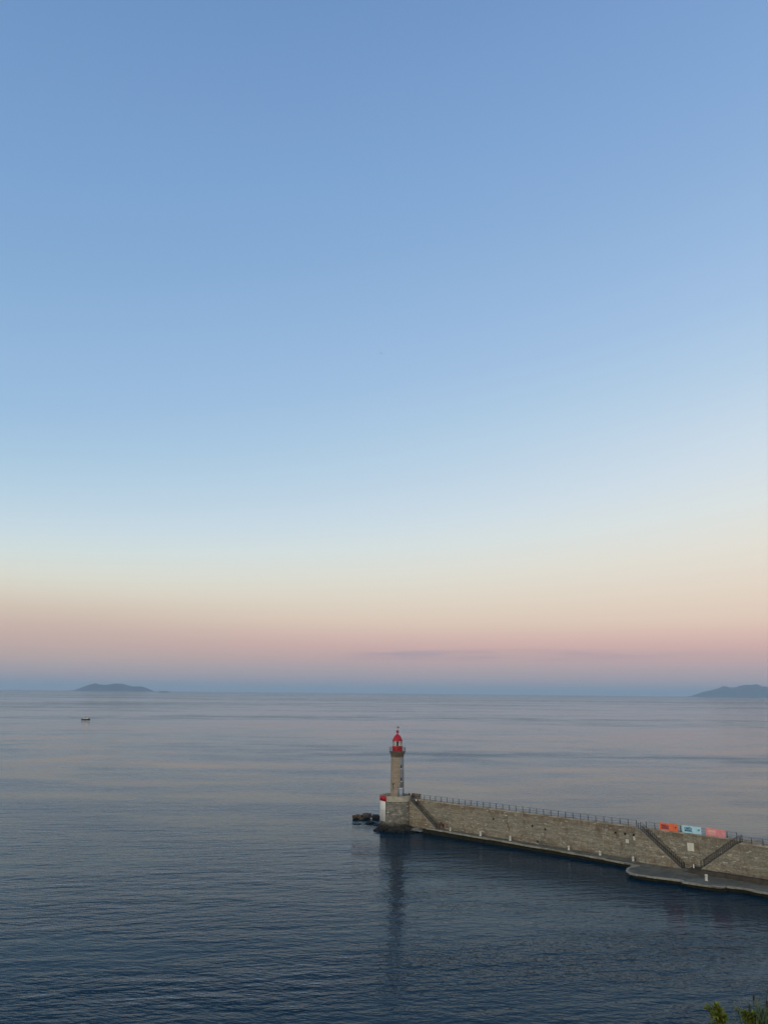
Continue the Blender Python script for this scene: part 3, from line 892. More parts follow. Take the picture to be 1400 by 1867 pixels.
# gallery
b = MB(); b.lathe([(1.565, 16.45), (1.60, 16.6), (1.60, 16.85), (1.68, 16.95), (1.70, 17.2), (1.86, 17.35), (1.90, 17.6), (1.94, 17.64), (1.94, 17.76), (1.0, 17.78)], 56, (TX, TY), smooth=False); b.build('gallery', concrete('gallery_stone', (0.075, 0.065, 0.05, 1), (0.17, 0.15, 0.115, 1), 1.2), lh)
gr = MB()
for zz in (18.1, 18.42, 18.74):
    gr.lathe([(1.97 + .02 * math.cos(q), zz + .02 * math.sin(q)) for q in (0, 1.6, 3.14, 4.7, 6.28)], 40, (TX, TY))
grail = gr.build('gallery_railing', M['bar'], lh)
proto = None
for k in range(20):
    q = 2 * math.pi * k / 20
    p = (TX + 1.97 * math.cos(q), TY + 1.97 * math.sin(q), 17.6)
    if proto is None:
        pb = MB(); pb.tube([(0, 0, 0), (0, 0, 1.2)], 0.03, 6); proto = pb.build('railing_post', M['bar'], grail, p)
    else:
        c = link(proto.copy()); c.parent = grail; c.location = p
# lantern
b = MB(); b.lathe([(1.26, 17.78), (1.26, 18.95), (1.30, 18.97), (1.30, 19.05), (1.1, 19.06)], 48, (TX, TY), smooth=False); b.build('lantern_drum', M['red'], lh)
b = MB(); b.lathe([(1.18, 19.06), (1.18, 20.3)], 24, (TX, TY)); b.build('lantern_glass', M['glass'], lh)
fr = MB()
for k in range(12):
    q = 2 * math.pi * (k + 0.5) / 12
    fr.tube([(TX + 1.2 * math.cos(q), TY + 1.2 * math.sin(q), 19.05), (TX + 1.2 * math.cos(q), TY + 1.2 * math.sin(q), 20.32)], 0.035, 5)
fr.build('glazing_bars', M['white'], lh)
b = MB(); b.lathe([(0.2, 19.06), (0.30, 19.2), (0.33, 19.5), (0.33, 19.9), (0.28, 20.15), (0.1, 20.2)], 20, (TX, TY)); lens = b.build('lamp', M['dark'], lh)
b = MB()
for sx in (-1, 1):
    b.box(TX + sx * 0.62 - 0.16, TX + sx * 0.62 + 0.16, TY - 0.55, TY - 0.50, 19.08, 20.28)
b.build('blind', M['white'], lh)
b = MB(); b.lathe([(1.16, 20.30), (1.30, 20.30), (1.31, 20.42), (1.22, 20.46), (1.13, 20.75), (0.97, 21.1), (0.75, 21.42), (0.50, 21.68), (0.27, 21.85), (0.15, 21.98), (0.13, 22.2)], 48, (TX, TY)); b.build('dome', M['red'], lh)
b = MB(); b.ball((TX, TY, 22.52), 0.36, 18, 12); b.build('ball_finial', M['red'], lh)
b = MB(); b.tube([(TX, TY, 22.85), (TX, TY, 24.0)], 0.025, 6); b.tube([(TX - 0.4, TY, 23.55), (TX + 0.45, TY, 23.55)], 0.02, 5)
b.prism([(TX + 0.05, TY - 0.02), (TX + 0.42, TY - 0.02), (TX + 0.42, TY + 0.02), (TX + 0.05, TY + 0.02)], 23.4, lambda x, y: 23.4 + (0.42 if x < TX + 0.2 else 0.1))
b.tube([(TX - 0.25, TY, 23.35), (TX - 0.4, TY, 23.55), (TX - 0.25, TY, 23.75)], 0.02, 5)
b.build('weather_vane', M['iron'], lh)

# ------------------------------------------------------------------ rocks
def rock(c, size, m, label, seed, rz=0.0, ridged=0.45, name='boulder'):
    bm = bmesh.new()
    bmesh.ops.create_icosphere(bm, subdivisions=4, radius=1.0)
    rs = random.Random(seed)
    planes = [(Vector((rs.gauss(0, 1), rs.gauss(0, 1), rs.gauss(0, 0.8))).normalized(), rs.uniform(0.62, 0.95)) for _ in range(11)]
    for v in bm.verts:
        p = v.co.copy()
        for nrm, dd in planes:
            k = p.dot(nrm) - dd
            if k > 0: p -= nrm * k * 0.92
        e = mnoise.fractal(p * 1.6 + Vector((seed * 3.1, 0, 0)), 0.8, 2.1, 5)
        p += p.normalized() * (e * 0.16 * (1 + ridged) + 0.22 * (0.5 - abs(mnoise.noise(p * 2.3 + Vector((0, seed * 1.7, 0))))) - 0.06)
        v.co = Vector((p.x * size[0], p.y * size[1], p.z * size[2]))
    me = bpy.data.meshes.new(name)
    bm.to_mesh(me); bm.free()
    me.materials.append(m)
    o = link(bpy.data.objects.new(name, me))
    o.location = c; o.rotation_euler = (0, 0, rz)
    return tag(o, label, 'rock', 'sea rocks round the lighthouse')
rock((-6.2, 213.2, 0.45), (1.4, 1.2, 0.62), M['rock_red'], 'rusty brown block of rock, farthest out in the sea rocks left of the base', 1)
rock((-3.7, 214.0, 0.5), (1.6, 1.3, 0.78), M['rock_brown'], 'big rounded brown boulder in the middle of the sea rocks', 2, 0.4)
rock((-4.9, 211.4, 0.1), (1.0, 0.9, 0.55), M['rock_brown'], 'low brown boulder leaning in front of the big rounded one', 9, 0.8)
rock((-1.3, 214.0, 0.45), (1.2, 1.1, 0.6), M['rock_dark'], 'black boulder at the back, touching the white painted strip', 3)
rock((-2.6, 206.0, 0.0), (1.7, 1.1, 0.55), M['rock_dark'], 'long low dark rock in the water left of the white strip', 4, 0.15)
rock((-6.0, 205.2, -0.02), (1.35, 0.8, 0.27), M['rock_dark'], 'thin black rock barely above the water, left of all the rocks', 5)
rock((0.2, 196.6, 0.2), (2.1, 1.5, 0.85), M['rock_dark'], 'dark wet rock under the foot of the white painted strip', 6, 0.5)
rock((3.7, 194.6, 0.2), (2.6, 1.3, 0.8), M['rock_dark'], 'broad dark rock ledge below the middle of the round base', 7, 0.1)
rock((1.6, 195.2, 0.6), (0.7, 0.6, 0.75), M['rock_dark'], 'small upright black rock against the round base', 8)
rock((6.6, 195.6, 0.35), (1.6, 1.2, 0.85), M['rock_dark'], 'dark rock in the corner between round base and stairs', 11, 1.0)
rock((8.6, 194.4, 0.4), (1.75, 1.0, 0.5), M['rock_grey'], 'flat pale grey slab of rock in front of the stairs', 12, -0.2)
rock((11.6, 193.2, 0.0), (1.9, 1.2, 0.5), M['rock_dark'], 'low black rock where the quay begins at the stairs', 13, -0.7)
rock((7.0, 194.0, -0.1), (1.3, 1.0, 0.5), M['rock_dark'], 'low wet rock left of the flat grey slab', 14, 0.3)
rock((-1.0, 203.6, 0.0), (0.8, 0.8, 0.45), M['rock_dark'], 'small black rock lapped by water just left of the white strip', 21, 0.9)

# ------------------------------------------------------------------ people
skin_m = plain('skin', (0.42, 0.24, 0.17, 1), 0.6)
hair_m = plain('dark_hair', (0.015, 0.012, 0.010, 1), 0.5)
def skin_obj(name, pts, edges, radii, m, parent, root=0, sub=1):
    me = bpy.data.meshes.new(name)
    me.from_pydata([tuple(p) for p in pts], edges, [])
    o = link(bpy.data.objects.new(name, me))
    md = o.modifiers.new('skin', 'SKIN'); md.use_smooth_shade = True
    if not me.skin_vertices: bpy.context.view_layer.update()
    for i, r in enumerate(radii):
        sv = me.skin_vertices[0].data[i]
        sv.radius = (r, r) if not isinstance(r, tuple) else r
        sv.use_root = (i == root)
    o.modifiers.new('sub', 'SUBSURF').levels = sub
    o.modifiers['sub'].render_levels = sub
    dg = bpy.context.evaluated_depsgraph_get()
    m2 = bpy.data.meshes.new_from_object(o.evaluated_get(dg))
    bpy.data.objects.remove(o)
    m2.materials.clear(); m2.materials.append(m)
    for p in m2.polygons: p.use_smooth = True
    o = link(bpy.data.objects.new(name, m2)); o.parent = parent
    return o
def person(label, loc, rz, height, pose, top_m, leg_m, shoe_m, long_legs=True, long_hair=False, short_sleeves=True, topless=False):
    """local: x right, y forward"""
    P = thing('person', label, 'person', loc, rz)
    k = height / 1.75
    J_ = dict(pelvis=(0, 0, .93), waist=(0, 0.0, 1.08), chest=(0, 0.01, 1.28), neck=(0, 0.0, 1.45), head0=(0, .02, 1.56), head1=(0, .03, 1.68),
              shl=(-.17, 0, 1.41), ell=(-.23, -.02, 1.14), wrl=(-.24, .06, .90), shr=(.17, 0, 1.41), elr=(.23, -.02, 1.14), wrr=(.24, .06, .90),
              hil=(-.09, 0, .90), knl=(-.10, .02, .50), anl=(-.10, -.02, .09), tol=(-.11, .14, .03), hir=(.09, 0, .90), knr=(.10, .02, .50), anr=(.10, -.02, .09), tor=(.11, .14, .03))
    J_.update(pose)
    J_ = {a: Vector(c) * k for a, c in J_.items()}
    names = list(J_)
    pts = [J_[n_] for n_ in names]
    E_ = [('pelvis', 'waist'), ('waist', 'chest'), ('chest', 'neck'), ('neck', 'head0'), ('head0', 'head1'), ('neck', 'shl'), ('shl', 'ell'), ('ell', 'wrl'), ('neck', 'shr'), ('shr', 'elr'), ('elr', 'wrr'),
          ('pelvis', 'hil'), ('hil', 'knl'), ('knl', 'anl'), ('anl', 'tol'), ('pelvis', 'hir'), ('hir', 'knr'), ('knr', 'anr'), ('anr', 'tor')]
    rad = dict(pelvis=.115, waist=.11, chest=.125, neck=.055, head0=.085, head1=.09, shl=.058, ell=.042, wrl=.03, shr=.058, elr=.042, wrr=.03, hil=.088, knl=.058, anl=.04, tol=.035, hir=.088, knr=.058, anr=.04, tor=.035)
    r = [rad[n_] * k for n_ in names]
    edges = [(names.index(a), names.index(c)) for a, c in E_]
    # hands: four fingers and a thumb on each wrist; a nose on the head
    for sd_, wn, en in ((-1, 'wrl', 'ell'), (1, 'wrr', 'elr')):
        dirn = (J_[wn] - J_[en]).normalized()
        sidev = dirn.cross(Vector((1, 0, 0))).normalized()
        palm = J_[wn] + dirn * 0.07 * k
        pi_ = len(pts); pts.append(palm); r.append(.032 * k); edges.append((names.index(wn), pi_))
        for q in range(4):
            tip = palm + dirn * (0.085 - 0.012 * abs(q - 1.3)) * k + sidev * (q - 1.5) * 0.022 * k
            pts.append(tip); r.append(.009 * k); edges.append((pi_, len(pts) - 1))
        pts.append(J_[wn] + dirn * 0.07 * k + sidev * 0.055 * k); r.append(.010 * k); edges.append((names.index(wn), len(pts) - 1))
    skin_obj('body', pts, edges, r, skin_m, P)
    def sub(name, ns, es, grow, m):
        i = {n_: q for q, n_ in enumerate(ns)}
        return skin_obj(name, [J_[n_] if isinstance(n_, str) else n_ for n_ in ns], [(i[a], i[c]) for a, c in es], [(rad[n_] * k + grow) for n_ in ns], m, P)
    if not topless:
        es = [('pelvis', 'waist'), ('waist', 'chest'), ('chest', 'neck'), ('neck', 'shl'), ('neck', 'shr'), ('shl', 'ell'), ('shr', 'elr')]
        ns = ['pelvis', 'waist', 'chest', 'neck', 'shl', 'shr', 'ell', 'elr']
        if not short_sleeves:
            es += [('ell', 'wrl'), ('elr', 'wrr')]; ns += ['wrl', 'wrr']
        sub('shirt', ns, es, .018, top_m)
    es = [('pelvis', 'hil'), ('hil', 'knl'), ('pelvis', 'hir'), ('hir', 'knr')]
    ns = ['pelvis', 'hil', 'hir', 'knl', 'knr']
    if long_legs:
        es += [('knl', 'anl'), ('knr', 'anr')]; ns += ['anl', 'anr']
    sub('trousers' if long_legs else 'shorts', ns, es, .022, leg_m)
    for a, c in (('anl', 'tol'), ('anr', 'tor')):
        sub('shoe', [a, c], [(a, c)], .012, shoe_m)
    h1, h0 = J_['head1'], J_['head0']
    up = (h1 - h0).normalized()
    hp = [h1 + up * 0.03 * k, h1 + Vector((0, -0.05, 0)) * k, h0 + Vector((0, -0.06, 0)) * k]
    he = [(0, 1), (1, 2)]; hr = [.088 * k, .085 * k, .06 * k]
    if long_hair:
        hp.append(J_['neck'] + Vector((0, -0.08, -0.05)) * k); he.append((2, 3)); hr.append(.06 * k)
    skin_obj('hair', hp, he, hr, hair_m, P)
    return P
black_c = plain('black_cloth', (0.012, 0.012, 0.014, 1)); pale_c = plain('pale_cloth', (0.34, 0.30, 0.27, 1)); white_c = plain('white_cloth', (0.78, 0.78, 0.76, 1))
greyblue_c = plain('grey_blue_cloth', (0.26, 0.31, 0.36, 1)); rust_c = plain('rust_brown_cloth', (0.12, 0.055, 0.03, 1)); olive_c = plain('olive_brown_cloth', (0.10, 0.08, 0.045, 1)); navy_c = plain('dark_navy_cloth', (0.02, 0.022, 0.035, 1))
shoe_c = plain('dark_shoe', (0.03, 0.028, 0.026, 1)); maroon_c = plain('dark_maroon_cloth', (0.045, 0.016, 0.018, 1))
FC = R(180)     # facing the camera
person('person in black top standing at the stair head against the lighthouse base', J(-3.2, 0.7, 6.92), FC + R(30), 1.76, {}, black_c, pale_c, shoe_c, True, True, False)
# coming down the upper steps: knees bent, arm on the rail
person('person in white shirt and dark trousers on the top steps beside the lighthouse', J(-1.1, 0.62, 5.72), R(-41.8 - 90), 1.7,
       dict(knl=(-.10, .20, .56), anl=(-.10, .12, .14), tol=(-.10, .26, .08), knr=(.10, .10, .50), anr=(.10, .0, .09), tor=(.11, .15, .03), elr=(.27, .12, 1.2), wrr=(.30, .32, 1.08)), white_c, black_c, shoe_c, True, False, True)
person('person in rust brown clothes standing at the bottom of the lighthouse stairs', J(5.95, 0.55, 1.32), FC + R(-40), 1.76,
       dict(ell=(-.24, .08, 1.18), wrl=(-.10, .26, 1.12), elr=(.24, .08, 1.18), wrr=(.10, .27, 1.14)), rust_c, rust_c, shoe_c, True, False, False)
person('person in dark maroon clothes close behind the one in rust brown', J(6.75, 0.45, 1.31), FC + R(60), 1.6, {}, maroon_c, maroon_c, shoe_c, True, True, False)
person('person in olive shorts with bare legs walking on the quay near the lighthouse stairs', J(8.3, 0.85, 1.29), R(-41.8 + 90) + FC, 1.74,
       dict(knl=(-.10, .16, .50), anl=(-.10, .20, .10), tol=(-.11, .36, .06), knr=(.10, -.02, .50), anr=(.10, -.22, .12), tor=(.11, -.08, .03), wrl=(-.25, -.12, .93), wrr=(.25, .18, .95)), olive_c, olive_c, shoe_c, False, False, True)
# with the bicycle
person('person in grey blue top and shorts with bare legs standing beside the bicycle', J(32.1, 0.95, 1.05), FC + R(50), 1.78,
       dict(knl=(-.12, .14, .50), anl=(-.14, .06, .09), tol=(-.17, .21, .03), chest=(0, .08, 1.27), neck=(0, .12, 1.44), head0=(0, .17, 1.54), head1=(0, .20, 1.66), shl=(-.17, .11, 1.40), shr=(.17, .11, 1.40), ell=(-.24, .20, 1.16), wrl=(-.20, .42, 1.08), elr=(.24, .20, 1.16), wrr=(.20, .42, 1.06)),
       greyblue_c, navy_c, white_c, False, False, True)

# ------------------------------------------------------------------ bicycle
bk = thing('bicycle', 'dark bicycle leaning near the wall behind the person in grey blue', 'bicycle', J(33.0, 0.42, 1.045), ANG)
rub = plain('tyre_rubber', (0.012, 0.012, 0.012, 1)); alu = plain('wheel_alloy', (0.25, 0.25, 0.25, 1), 0.35)
for wx in (-0.52, 0.52):
    b = MB(); b.tube([(wx + .33 * math.cos(q), 0, .34 + .33 * math.sin(q)) for q in [2 * math.pi * i / 28 for i in range(29)]], 0.024, 6, False)
    wh = b.build('wheel', rub, bk)
    b = MB(); b.tube([(wx + .30 * math.cos(q), 0, .34 + .30 * math.sin(q)) for q in [2 * math.pi * i / 28 for i in range(29)]], 0.012, 5, False); b.build('rim', alu, wh)
    b = MB()
    for i in range(16):
        q = 2 * math.pi * i / 16; b.tube([(wx, 0.02 * (-1) ** i, .34), (wx + .30 * math.cos(q), 0, .34 + .30 * math.sin(q))], 0.003, 4)
    b.build('spokes', alu, wh)
b = MB()
for p in ([(-.52, 0, .34), (-.08, 0, .30), (.36, 0, .78), (-.20, 0, .84), (-.08, 0, .30)], [(-.52, 0, .34), (-.18, 0, .78)], [(.52, 0, .34), (.40, 0, .66), (.34, 0, .92)], [(-.20, 0, .84), (-.23, 0, .96)]):
    b.tube(p, 0.02, 6)
b.build('frame', M['iron'], bk)
b = MB(); b.tube([(.26, -.28, .98), (.36, -.15, .98), (.36, .15, .98), (.26, .28, .98)], 0.016, 6); b.build('handlebar', M['iron'], bk)
b = MB(); b.hull8([(-.38, -.07, .95), (-.08, -.02, .96), (-.38, .07, .95), (-.08, .02, .96), (-.37, -.06, 1.0), (-.09, -.015, .99), (-.37, .06, 1.0), (-.09, .015, .99)]); b.build('saddle', rub, bk)
b = MB(); b.lathe([(0.10, -0.01), (0.10, 0.01)], 14); 
cr = MB(); cr.tube([(-.08, -.03, .30), (-.02, -.05, .14)], .012, 5); cr.tube([(-.08, .03, .30), (-.14, .05, .46)], .012, 5); cr.tube([(-.08 + .09 * math.cos(q), -.03, .30 + .09 * math.sin(q)) for q in [2 * math.pi * i / 14 for i in range(15)]], .01, 5, False); cr.build('crank', alu, bk)
bk.rotation_euler = (R(-8), 0, ANG + R(4))

# ------------------------------------------------------------------ motorboat
boat = thing('motorboat', 'small dark hulled motorboat with white cabin out on the open sea', 'boat', (-325.7, 878.15, 0), R(2))
boat.scale = (0.88, 0.88, 0.88)
def hull(L, B, H, draft, sheer, n=14):
    b = MB()
    rows = []
    for i in range(n + 1):
        x = -L / 2 + L * i / n
        s_ = i / n
        wd = B / 2 * (1 - max(0, (s_ - 0.45) / 0.55) ** 2.2) * (0.88 + 0.12 * min(1, s_ / 0.3)) + 0.02
        top = H + sheer * max(0, s_ - 0.3) ** 2
        rows.append([(x, -wd * 1.0, top), (x, -wd * 0.86, 0.15), (x, -0.02, -draft), (x, 0.02, -draft), (x, wd * 0.86, 0.15), (x, wd, top)])
    for a, c in zip(rows, rows[1:]):
        for k in range(5): b.face([a[k], a[k + 1], c[k + 1], c[k]][::-1])
        b.face([a[0], c[0], c[5], a[5]][::-1])
    b.face(rows[0]); b.face(rows[-1][::-1])
    return b
hull(10.6, 3.3, 1.0, 0.5, 1.1).build('hull', plain('black_hull', (0.010, 0.012, 0.018, 1), 0.35), boat)
b = MB(); b.hull8([(-2.2, -1.15, 1.02), (2.6, -0.95, 1.12), (-2.2, 1.15, 1.02), (2.6, 0.95, 1.12), (-2.0, -1.05, 2.25), (1.3, -0.9, 2.25), (-2.0, 1.05, 2.25), (1.3, 0.9, 2.25)]); b.build('cabin', M['white'], boat)
b = MB(); b.box(-1.7, 1.0, -1.09, -1.04, 1.6, 2.05); b.box(-1.7, 1.0, 1.04, 1.09, 1.6, 2.05); b.build('window', M['dark'], boat)
b = MB(); b.box(-3.4, 1.2, -1.2, 1.2, 2.75, 2.87)
b.build('canopy', navy_c, boat)
b = MB()
for x in (-3.2, 1.0):
    for y in (-1.1, 1.1): b.tube([(x, y, 1.0), (x, y, 2.75)], 0.05, 5)
b.build('canopy_post', M['white'], boat)
b = MB(); b.tube([(-0.6, 0, 2.87), (-0.6, 0, 4.6)], 0.05, 5); b.box(-0.9, -0.3, -0.3, 0.3, 3.6, 3.75); b.build('mast', M['iron'], boat)
b = MB(); b.tube([(0.6, 0.6, 2.87), (0.9, 0.6, 5.0)], 0.03, 5); b.build('antenna', M['iron'], boat)
b = MB()
for x in (2.6, 3.6, 4.6): b.tube([(x, -1.0 + (x - 2.6) * .3, 1.15), (x, -1.0 + (x - 2.6) * .3, 1.95)], 0.03, 5); b.tube([(x, 1.0 - (x - 2.6) * .3, 1.15), (x, 1.0 - (x - 2.6) * .3, 1.95)], 0.03, 5)
b.tube([(2.6, -1, 1.95), (4.6, -.4, 1.95), (5.1, 0, 2.0), (4.6, .4, 1.95), (2.6, 1, 1.95)], 0.03, 5); b.build('bow_rail', M['white'], boat)

# ------------------------------------------------------------------ cargo ship on the horizon
sdist = 14500
ship = thing('cargo_ship', 'long low grey cargo ship on the horizon right of the left island', 'ship', (-0.2755 * sdist, sdist, 0), R(3))
g_hull = plain('grey_blue_hull', (0.06, 0.07, 0.08, 1))
hull(168, 24, 13, 6, 9).build('hull', g_hull, ship)
b = MB(); b.box(-74, -58, -10, 10, 13.2, 26); b.box(-72, -62, -7, 7, 26, 31); b.build('bridge_house', plain('ship_house', (0.25, 0.26, 0.27, 1)), ship)
b = MB(); b.lathe([(3, 26.02), (2.6, 35), (1.5, 35)], 12, (-70, 0)); b.build('funnel', g_hull, ship)
for x in (-36, -4, 28, 56):
    b = MB(); b.box(x - 13, x + 13, -9, 9, 13.2, 20); b.build('hatch', g_hull, ship)
b = MB(); b.tube([(70, 0, 16), (70, 0, 32)], 0.6, 6); b.build('mast', g_hull, ship)

# ------------------------------------------------------------------ gulls
gm = plain('gull_grey', (0.16, 0.17, 0.19, 1))
def gull(label, loc, span, bank, rz):
    g = thing('seagull', label, 'bird', loc, rz, 'gulls high over the sea')
    b = MB(); b.tube([(0, -.26, 0), (0, -.18, .01), (0, 0, .02), (0, .14, .03), (0, .22, .05), (0, .27, .05), (0, .31, .04)], [.015, .045, .07, .055, .04, .035, .006], 8); b.build('body', gm, g)
    for s_ in (-1, 1):
        b = MB()
        L = span / 2
        pr = [(0.04, .10, .03, .17), (0.35, .12, .13, .16), (0.62, .06, .15, .12), (1.0, -.10, .07, .02)]
        for (a, y0, z0, c0), (a2, y1, z1, c1) in zip(pr, pr[1:]):
            q0, q1 = (s_ * a * L, y0, z0), (s_ * a2 * L, y1, z1)
            r0, r1 = (s_ * a * L, y0 - c0, z0 - .005), (s_ * a2 * L, y1 - c1, z1 - .005)
            up = lambda p, d_: (p[0], p[1], p[2] + d_)
            b.hull8([q0, q1, r0, r1, up(q0, .02), up(q1, .012), up(r0, .01), up(r1, .008)])
        b.build('wing', gm, g)
    b = MB(); b.hull8([(-.03, -.24, 0), (.03, -.24, 0), (-.09, -.40, 0), (.09, -.40, 0), (-.03, -.24, .02), (.03, -.24, .02), (-.09, -.40, .01), (.09, -.40, .01)]); b.build('tail', gm, g)
    g.rotation_euler = (R(8), R(bank), rz)
    return g
gull('gull with tilted wings above the lighthouse, the higher of the two', (-0.0057 * 270, 0.93 * 270 * 0.98, 32 + 0.4245 * 270 * 0.995), 1.5, 14, R(20))
gull('tiny gull seen nearly end on, lower and right of the other', (0.1186 * 330, 0.93 * 330 * .98, 32 + 0.396 * 330), 1.0, -20, R(70))

# ------------------------------------------------------------------ cliff top by the camera, with plants at the bottom right corner
def gz(x, y):
    z = 30.3 - 0.355 * max(0, y - 3.6) - (0.9 * max(0, y - 9.2)) - 1.2 * max(0, y - 10.6)
    z -= 0.35 * max(0, 2.9 - x) * min(1, max(0, y - 3) / 3.0)
    z += (0.28 * max(0, min(x, 7) - 3.6) + 0.19 * min(1, max(0, x - 3.35) / 0.45)) * min(1, max(0, y - 5) / 3.0)
    z += 0.10 * mnoise.noise(Vector((x * 0.8, y * 0.8, 0))) + 0.05 * mnoise.noise(Vector((x * 2.5, y * 2.5, 4)))
    return max(z, -3)
b = MB()
nx, ny = 60, 60
for j in range(ny + 1):
    for i in range(nx + 1):
        x = -24 + 48 * i / nx; y = -16 + 44 * (j / ny)
        b.v.append((x, y, gz(x, y)))
for j in range(ny):
    for i in range(nx):
        a = j * (nx + 1) + i
        b.f.append((a, a + 1, a + nx + 2, a + nx + 1)); b.uv.append(None); b.sm.append(True)
bank_m = concrete('dry_bank_earth', (0.05, 0.055, 0.025, 1), (0.13, 0.12, 0.07, 1), 0.9)
tag(b.build('cliff_terrain', bank_m), 'grassy cliff top bank below the viewpoint', 'terrain', kind='structure')

def leafmat(name, a, b_, trans=0.25):
    m, t, o = mat(name)
    oi = t.n('ShaderNodeNewGeometry').outputs['Random Per Island']
    c = t.ramp(oi, [(0, a), (1, b_)])
    bs = t.n('ShaderNodeBsdfPrincipled'); t.l(c, bs.inputs['Base Color']); bs.inputs['Roughness'].default_value = 0.6
    tl = t.n('ShaderNodeBsdfTranslucent'); t.l(c, tl.inputs[0])
    mx = t.n('ShaderNodeMixShader'); mx.inputs[0].default_value = trans
    t.l(bs.outputs[0], mx.inputs[1]); t.l(tl.outputs[0], mx.inputs[2]); t.l(mx.outputs[0], o.inputs['Surface'])
    return m
grass_m = leafmat('grass_blade', (0.06, 0.10, 0.035, 1), (0.20, 0.23, 0.10, 1))
bract_m = leafmat('yellow_green_bract', (0.09, 0.12, 0.012, 1), (0.36, 0.36, 0.04, 1))
stem_m = leafmat('green_stem', (0.06, 0.085, 0.02, 1), (0.10, 0.12, 0.03, 1), 0.0)
umb_m = leafmat('cream_umbel', (0.20, 0.19, 0.06, 1), (0.34, 0.30, 0.13, 1))
head_m = leafmat('dry_purple_head', (0.07, 0.045, 0.045, 1), (0.13, 0.09, 0.08, 1))
rg = random.Random(5)
def blade(b, base, h, lean, wdt, az):
    dx, dy = math.cos(az), math.sin(az)
    prev = None
    for i in range(5):
        s_ = i / 4
        c = Vector(base) + Vector((dx * lean * s_ * s_, dy * lean * s_ * s_, h * s_))
        hw = wdt * (1 - s_ * 0.92)
        q = (c + Vector((-dy, dx, 0)) * hw, c - Vector((-dy, dx, 0)) * hw)
        if prev: b.face([prev[0], prev[1], q[1], q[0]])
        prev = q
b = MB()
for _ in range(6000):
    x = 3.5 + 4.0 * rg.random(); y = 7.4 + 2.6 * rg.random()
    dens = (x - 3.62) / 0.5
    if rg.random() > dens: continue
    h = rg.uniform(0.16, 0.36) * min(1, 0.5 + dens * 0.35)
    if rg.random() < 0.06: h *= 1.5
    blade(b, (x, y, gz(x, y) - 0.02), h, rg.uniform(0.04, 0.2), rg.uniform(0.007, 0.014), rg.uniform(0, 6.28))
tag(b.build('grass', grass_m), 'rough green grass on the cliff edge at the bottom right corner', 'grass', kind='stuff')
def ray_at(dirn, t_): return Vector((dirn[0] * t_, dirn[1] * t_, 32 + dirn[2] * t_))
def leaf(b, p, d_, L, wd, droop=0.3):
    d_ = Vector(d_).normalized()
    s_ = d_.cross(Vector((0, 0, 1)));
    s_ = s_.normalized() if s_.length > 1e-3 else Vector((1, 0, 0))
    m1 = Vector(p) + d_ * L * 0.5; tip = Vector(p) + d_ * L + Vector((0, 0, -droop * L))
    b.face([p, m1 + s_ * wd, tip, m1 - s_ * wd])
def spurge(label, top, width):
    base = Vector((top.x + 0.03, top.y, gz(top.x, top.y)))
    pl = thing('flowering_plant', label, 'plant', tuple(base))
    stem, lv = MB(), MB()
    heads = [(-0.72, 0.5), (-0.4, 0.3), (0.02, 0.8), (0.2, 0.55), (0.0, 0.1), (0.5, -0.05), (0.75, -0.3), (0.3, 0.1), (-0.15, -0.2)]
    for hx, hz in heads:
        hp = top + Vector((hx * width * 0.5, rg.uniform(-.06, .06), hz * width * 0.40)) - base
        stem.tube([(hx * 0.02, 0, 0), tuple(Vector((hx * 0.03, 0, hp.z * 0.55))), tuple(hp)], [0.007, 0.006, 0.004], 5)
        for _ in range(34):
            dr = Vector((rg.gauss(0, 1), rg.gauss(0, 1), rg.gauss(0.55, 0.45)))
            leaf(lv, tuple(hp + dr.normalized() * rg.uniform(0, 0.018)), dr, rg.uniform(0.035, 0.065), rg.uniform(0.012, 0.022), 0.15)
        for _ in range(22):
            a = rg.uniform(0, 6.28); zz = rg.uniform(0.3, 0.95)
            leaf(lv, tuple(Vector((hp.x * zz, hp.y * zz, hp.z * zz))), (math.cos(a), math.sin(a), 0.3), 0.07, 0.012)
    stem.build('stem', stem_m, pl); lv.build('leaves', bract_m, pl)
spurge('bushy yellow green flowering plant, leftmost in the bottom right corner', ray_at((0.4385, 1.12, -0.4035), 7.8), 0.20)
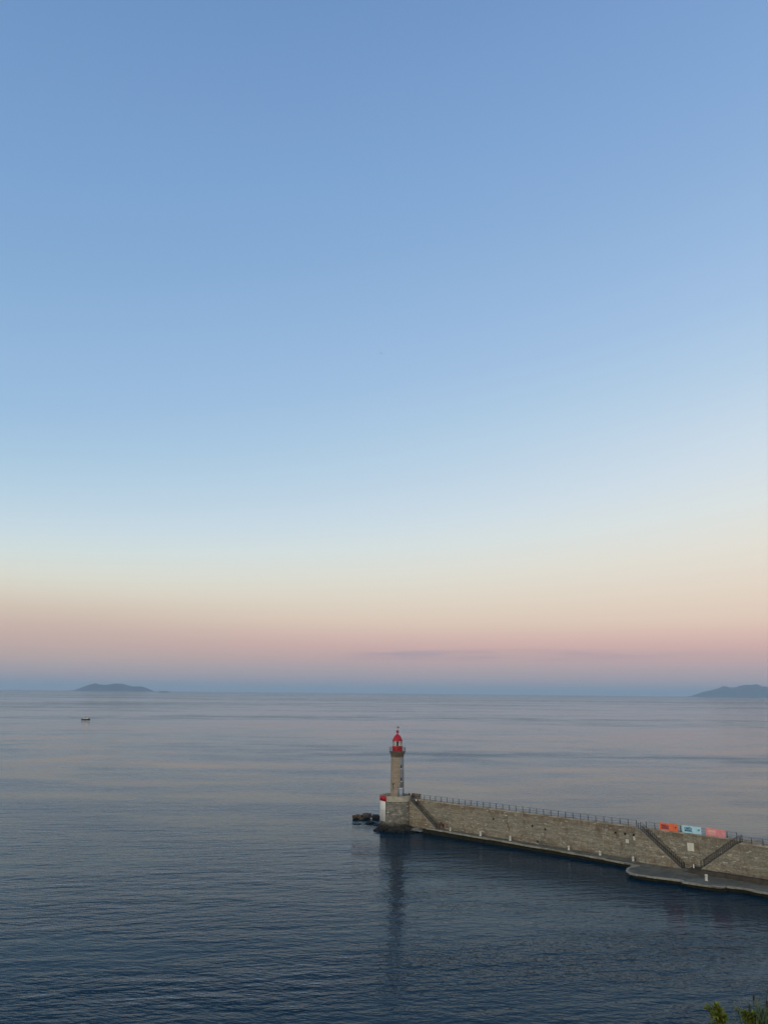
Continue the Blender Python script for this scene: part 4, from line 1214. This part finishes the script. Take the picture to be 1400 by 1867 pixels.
def umbel(label, top, width):
    base = Vector((top.x + 0.02, top.y, gz(top.x, top.y)))
    pl = thing('umbel_plant', label, 'plant', tuple(base))
    stem, hd = MB(), MB()
    hp = top - base
    stem.tube([(0, 0, 0), (0.01, 0, hp.z * 0.5), tuple(hp)], [.005, .005, .004], 5)
    for k in range(14):
        a = 2 * math.pi * k / 14; rr = width * 0.5 * (0.4 + 0.6 * (k % 3) / 2)
        e = hp + Vector((math.cos(a) * rr, math.sin(a) * rr, 0.035 - 0.012 * (k % 3)))
        stem.tube([tuple(hp), tuple(e)], .0018, 4)
        for _ in range(9):
            dr = Vector((rg.gauss(0, 1), rg.gauss(0, 1), rg.gauss(0.5, .6)))
            leaf(hd, tuple(e), dr, rg.uniform(.008, .016), .005)
    stem.build('stem', stem_m, pl); hd.build('flower_head', umb_m, pl)
spurge('leafy green plant half hidden in the grass right of the cream flower head', ray_at((0.483, 1.12, -0.4075), 7.9), 0.15)
umbel('thin stemmed plant with a small cream flower head right of the bushy plant', ray_at((0.4655, 1.12, -0.3985), 7.8), 0.085)
def seedhead(label, top, L, lean):
    base = Vector((top.x - lean, top.y, gz(top.x, top.y)))
    pl = thing('grass_stalk', label, 'plant', tuple(base))
    hp = top - base
    st = MB(); st.tube([(0, 0, 0), (hp.x * 0.3, 0, hp.z * 0.6), tuple(hp)], [.004, .003, .002], 5); st.build('stem', stem_m, pl)
    hd = MB()
    for _ in range(60):
        s_ = rg.random()
        p = hp - Vector((0, 0, s_ * L))
        leaf(hd, tuple(p), (rg.gauss(0, 1), rg.gauss(0, 1), 1.5), rg.uniform(.012, .03), .004, 0)
    hd.build('seed_head', head_m, pl)
seedhead('dry purplish seed head leaning above the grass in the corner', ray_at((0.481, 1.12, -0.3915), 7.8), 0.07, 0.05)
seedhead('dry brown seed head at the very right edge of the corner', ray_at((0.5045, 1.12, -0.387), 7.6), 0.09, 0.03)
seedhead('tall thin grass stalk standing over the other plants', ray_at((0.4875, 1.12, -0.380), 7.8), 0.05, 0.02)

# ------------------------------------------------------------------ haze over the sea
hz = MB(); hz.box(-75000, 75000, -75000, 75000, -4, HAZE_TOP)
hm, ht, ho = mat('sea_haze')
pv = ht.n('ShaderNodeVolumePrincipled')
pv.inputs['Color'].default_value = (0.56, 0.735, 0.875, 1)
pv.inputs['Density'].default_value = HAZE_D
ht.l(pv.outputs[0], ho.inputs['Volume'])
haze = hz.build('haze', hm)
tag(haze, 'pale blue haze that fades the islands and horizon', 'haze', kind='stuff')
